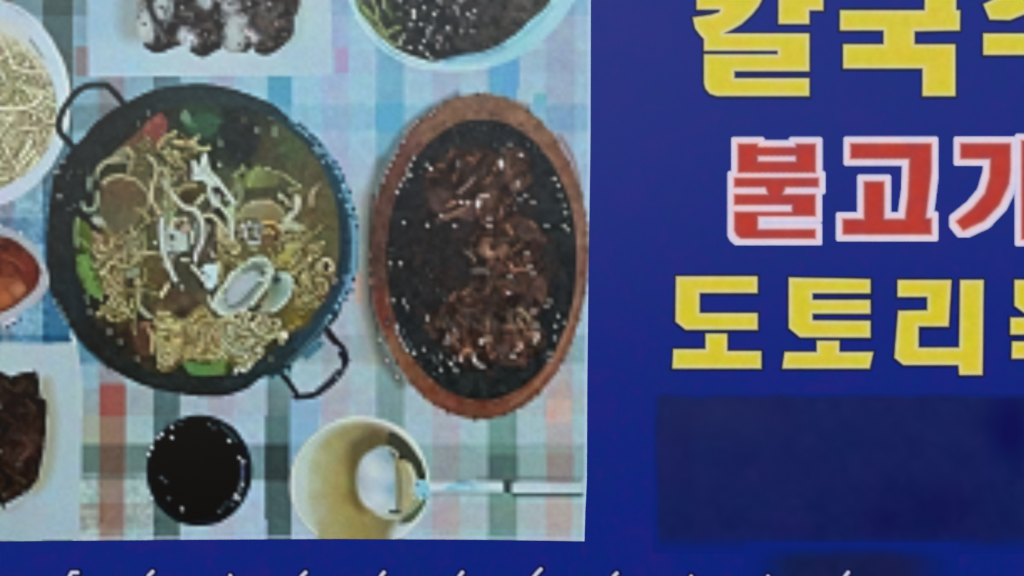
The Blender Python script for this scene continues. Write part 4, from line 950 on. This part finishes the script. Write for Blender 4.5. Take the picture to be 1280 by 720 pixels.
# ================================================================ the lettering
def letter(shapes, kind, holes=(), lines=None, label=None, step=1.4):
    """one printed syllable: shapes = outlines in mm; kind = its inks"""
    polys = [np.asarray(P(s)) for s in shapes]
    allp = np.vstack(polys); out = {'yellow': 5, 'red': 10, 'white': 4}[kind]
    x = np.arange(allp[:, 0].min() - out - 3, allp[:, 0].max() + out + 3, step)
    y = np.arange(allp[:, 1].min() - out - 3, allp[:, 1].max() + out + 3, step)
    X, Y = np.meshgrid(x, y)
    if kind == 'white':
        sd = 2.2 - segdist(polys[0], X, Y)
    else:
        m = np.zeros(X.shape, bool); d = np.full(X.shape, 1e9)
        dm = np.full(X.shape, 1e9)
        for p in polys:
            m |= inside(p, X, Y)
        # distance to the outline of the union
        for p in polys:
            c = np.vstack([p, p[:1]])
            dd = segdist(c, X, Y)
            d = np.minimum(d, dd)
        if len(polys) > 1:      # strokes that overlap: inner edges do not count
            ins = np.zeros(X.shape)
            for p in polys:
                c = np.vstack([p, p[:1]]); s = np.where(inside(p, X, Y), 1, -1) * segdist(c, X, Y)
                ins = s if p is polys[0] else np.maximum(ins, s)
            sd = ins
        else:
            sd = np.where(m, d, -d)
        if kind == 'red':           # the white outline has square corners
            ch = np.full(X.shape, 1e9)
            for p in polys:
                c = np.vstack([p, p[:1]])
                for (xa, ya), (xb, yb) in zip(c[:-1], c[1:]):
                    for t in np.linspace(0, 1, int(math.hypot(xb - xa, yb - ya) / 1.2) + 2):
                        ch = np.minimum(ch, np.maximum(abs(X - xa - t * (xb - xa)), abs(Y - ya - t * (yb - ya))))
            sd = np.where(sd > 0, sd, -np.maximum(ch, -.8 * sd))
    g = np.random.default_rng(int(allp.sum()) % 9999)

    def nz(sc, amp):
        q = g.normal(0, amp, (int(np.ptp(y) / sc) + 3, int(np.ptp(x) / sc) + 3))
        v, u = (Y - y[0]) / sc, (X - x[0]) / sc
        i, j = v.astype(int), u.astype(int); f, h = v - i, u - j
        return (q[i, j] * (1 - h) + q[i, j + 1] * h) * (1 - f) + (q[i + 1, j] * (1 - h) + q[i + 1, j + 1] * h) * f

    def band(stops):
        ks = [s[0] for s in stops]; cs = np.array([s[1] for s in stops], float)
        return np.stack([np.interp(sd, ks, cs[:, i]) for i in range(3)], -1)
    if kind == 'yellow':
        C = band([(-5, (26, 38, 118)), (-3, (28, 34, 84)), (-1.2, (44, 44, 66)), (-.4, (100, 98, 90)), (.6, (190, 184, 130)), (2.2, (212, 205, 140)), (5, (209, 197, 78)), (9, (209, 195, 52))])
        C += (nz(9, 1.6) + nz(4.2, 1.2))[..., None]; q = nz(17, 2.5); C[..., 0] += q; C[..., 1] -= q * .5; C[..., 2] += nz(17, 5)
    elif kind == 'red':
        C = band([(-10.5, (28, 30, 100)), (-9.4, (92, 88, 150)), (-8, (200, 196, 224)), (-5, (214, 205, 226)), (-2, (228, 190, 198)), (-.6, (206, 142, 144)), (.8, (168, 84, 82)), (3, (168, 62, 58)), (8, (182, 56, 48))])
        C += (nz(9, 1.6) + nz(4.2, 1.2))[..., None]; q = nz(17, 4); C[..., 0] += q; C[..., 2] -= q
    else:
        C = band([(-4, (22, 24, 60)), (-1, (40, 42, 90)), (.5, (170, 172, 214)), (2, (212, 214, 240))])
    C = np.clip(C, 6, 244)
    sc = (sd[:-1, :-1] + sd[1:, :-1] + sd[:-1, 1:] + sd[1:, 1:]) / 4
    A = ink(C).reshape(-1, 3); w = len(x)

    def piece(name, sel, parent, d, lab=None):
        f = np.argwhere(sel)
        q = np.stack([f[:, 0] * w + f[:, 1], (f[:, 0] + 1) * w + f[:, 1], (f[:, 0] + 1) * w + f[:, 1] + 1, f[:, 0] * w + f[:, 1] + 1], 1)
        u, qi = np.unique(q, return_inverse=True); qi = qi.reshape(q.shape)
        V = np.stack([(X.ravel()[u] - CX) * MM, np.full(len(u), -d * MM), EYE + (CY - Y.ravel()[u]) * MM], 1)
        return sheet(name, V.tolist(), qi.tolist(), A[u], m_ink, parent, lab)
    t0 = -.4
    o = piece('letter', sc >= t0, sign, .4, label)
    lim = {'yellow': -3.4, 'red': -9.6, 'white': -3.4}[kind]
    piece('outline', (sc < t0) & (sc >= lim), o, .4)
    return o


Y1 = [('870.7,-40 955,-40 952,0 948,8 940,18 927,30 915,37 904.5,42 1011.5,42 1011.5,89 918,89 918,98 1011.5,98 1011.5,120 896,120 887,117 882,111 880,104 880,68 972,68 972,63.5 880,63.5 880,49 874.5,43 869,35.5 866,22 888,19 899,15.5 900,12 870.7,12',
       '973,-60 1011.5,-60 1011.5,-30 1029,-30 1029,13 1011.5,13 1011.5,30 973,30'),
      ('1060,-60 1195,-60 1195,13 1200,13 1199.5,38 1143,39 1143,55.5 1194,55.5 1194,120 1153,120 1153,85.5 1054,85.5 1054,55.5 1104.5,55.5 1104.5,38 1050,38 1050,13 1155.5,13 1157,-30 1060,-30',),
      ('1284,-50 1320,-50 1326,-28 1350,4 1372,18 1362,30 1336,16 1306,-10 1290,10 1280,18 1262,25 1237,24.5 1229,5.5 1240,0 1268,-18', '1229,42 1376,42 1376,68.5 1322,68.5 1322,122 1286,122 1286,68.5 1229,68.5')]
R2 = [('922.6,180 947,180 947,216 922.6,216', '994.6,180 1019.3,180 1019.3,216 994.6,216', '932,184 1010,184 1010,195 932,195', '932,202 1010,202 1010,216 932,216', '918,222.5 1023,222.5 1023,234 982,234 978,243 1019,243 1019,270 947,270 947,287 1019,287 1019,298 926,298 921,294 918,288 918,265 990,265 990,256 918,256 918,243 960,243 957,234 918,234'),
      ('1063,179.5 1164,179.5 1164,215 1161,240 1157,273 1164,273 1164,293 1053.5,293 1053.5,274 1080,274 1080,227 1105,227 1105,274 1131,274 1135,245 1136.7,198.5 1063,198.5',),
      ('1200.5,179.5 1263,179.5 1263,212 1261,230 1249,256 1230,276 1204,288 1195,277 1216,260 1231,242 1237,221 1238,198.5 1200.5,198.5', '1277,176 1306,176 1306,299 1277,299')]
Y3 = [('845,345.5 946.7,345.5 946.7,366 874.4,366 874.4,391.5 947,391.5 947,412 857,412 844.5,402', '882,417 909,417 909,439 951.5,439 951.5,460.5 840.4,460.5 841.8,436.5 882,436.5'),
      ('986,347 1087.8,349 1087.8,366.5 1015.5,366.5 1015.5,375 1087.8,375 1087.8,392 1015.5,392 1015.5,400.5 1087.8,401 1087.8,421.8 1000,421.5 986,410', '1021,426 1049,426 1049,440 1091.5,440 1086.7,460.5 977.8,460.5 981,440 1021,440'),
      ('1122,350 1189,350 1185.5,408 1148,408 1148,434.5 1199,434.5 1200,350 1229.3,350 1227.8,468.5 1199,468.5 1198,456 1129,456 1118,447 1122.7,388.5 1159,388 1159,371 1122,371',),
      ('1268,350 1362,350 1362,391 1280,391 1268,382', '1263,397 1370,397 1370,418 1334,418 1334,424 1300,424 1300,418 1263,418', '1265,427 1362,427 1362,470 1334,470 1334,448 1264.5,448')]
LABY = ['first yellow syllable of the top line, cut by the upper edge', 'second yellow syllable of the top line', 'third yellow syllable of the top line, cut by the right edge']
for s, lb in zip(Y1, LABY):
    letter(s, 'yellow', label=lb)
for s, lb in zip(R2, ['first red syllable with white outline', 'second red syllable with white outline', 'third red syllable with white outline, cut by the right edge']):
    letter(s, 'red', label=lb)
for s, lb in zip(Y3, ['first yellow syllable of the lower line', 'second yellow syllable of the lower line', 'third yellow syllable of the lower line', 'fourth yellow syllable of the lower line, cut by the right edge']):
    letter(s, 'yellow', label=lb)
for s in ('97,713 90,713 87,718 86,726', '191,712 186,717 184,726', '288,717 288,728', '382,713 377,718 376,727', '480,713 476,718 474,727', '578,713 574,718 573,727', '676,709 671,714 667,719 665,727', '771,714 767,718 766,727', '864,718 864,728', '960,718 962,728', '1060,713 1056,718 1055,727'):
    letter([[(x_, y_ + 2.5) for x_, y_ in P(s)]], 'white', label='white letter top cut by the lower edge of the frame')
# everything was laid out in world space: keep it there under the empties
bpy.context.view_layer.update()
for o in col.objects:
    if o.parent is sign:
        o.matrix_parent_inverse = inv
for nm, e in tops.items():                  # each printed dish turns about its own middle
    pts = np.array([v.co for c in e.children for v in c.data.vertices])
    c0 = (pts.min(0) + pts.max(0)) / 2; c0[1] = 0
    e.location = c0
    for c in e.children:
        c.data.transform(mathutils.Matrix.Translation(-mathutils.Vector(c0)))
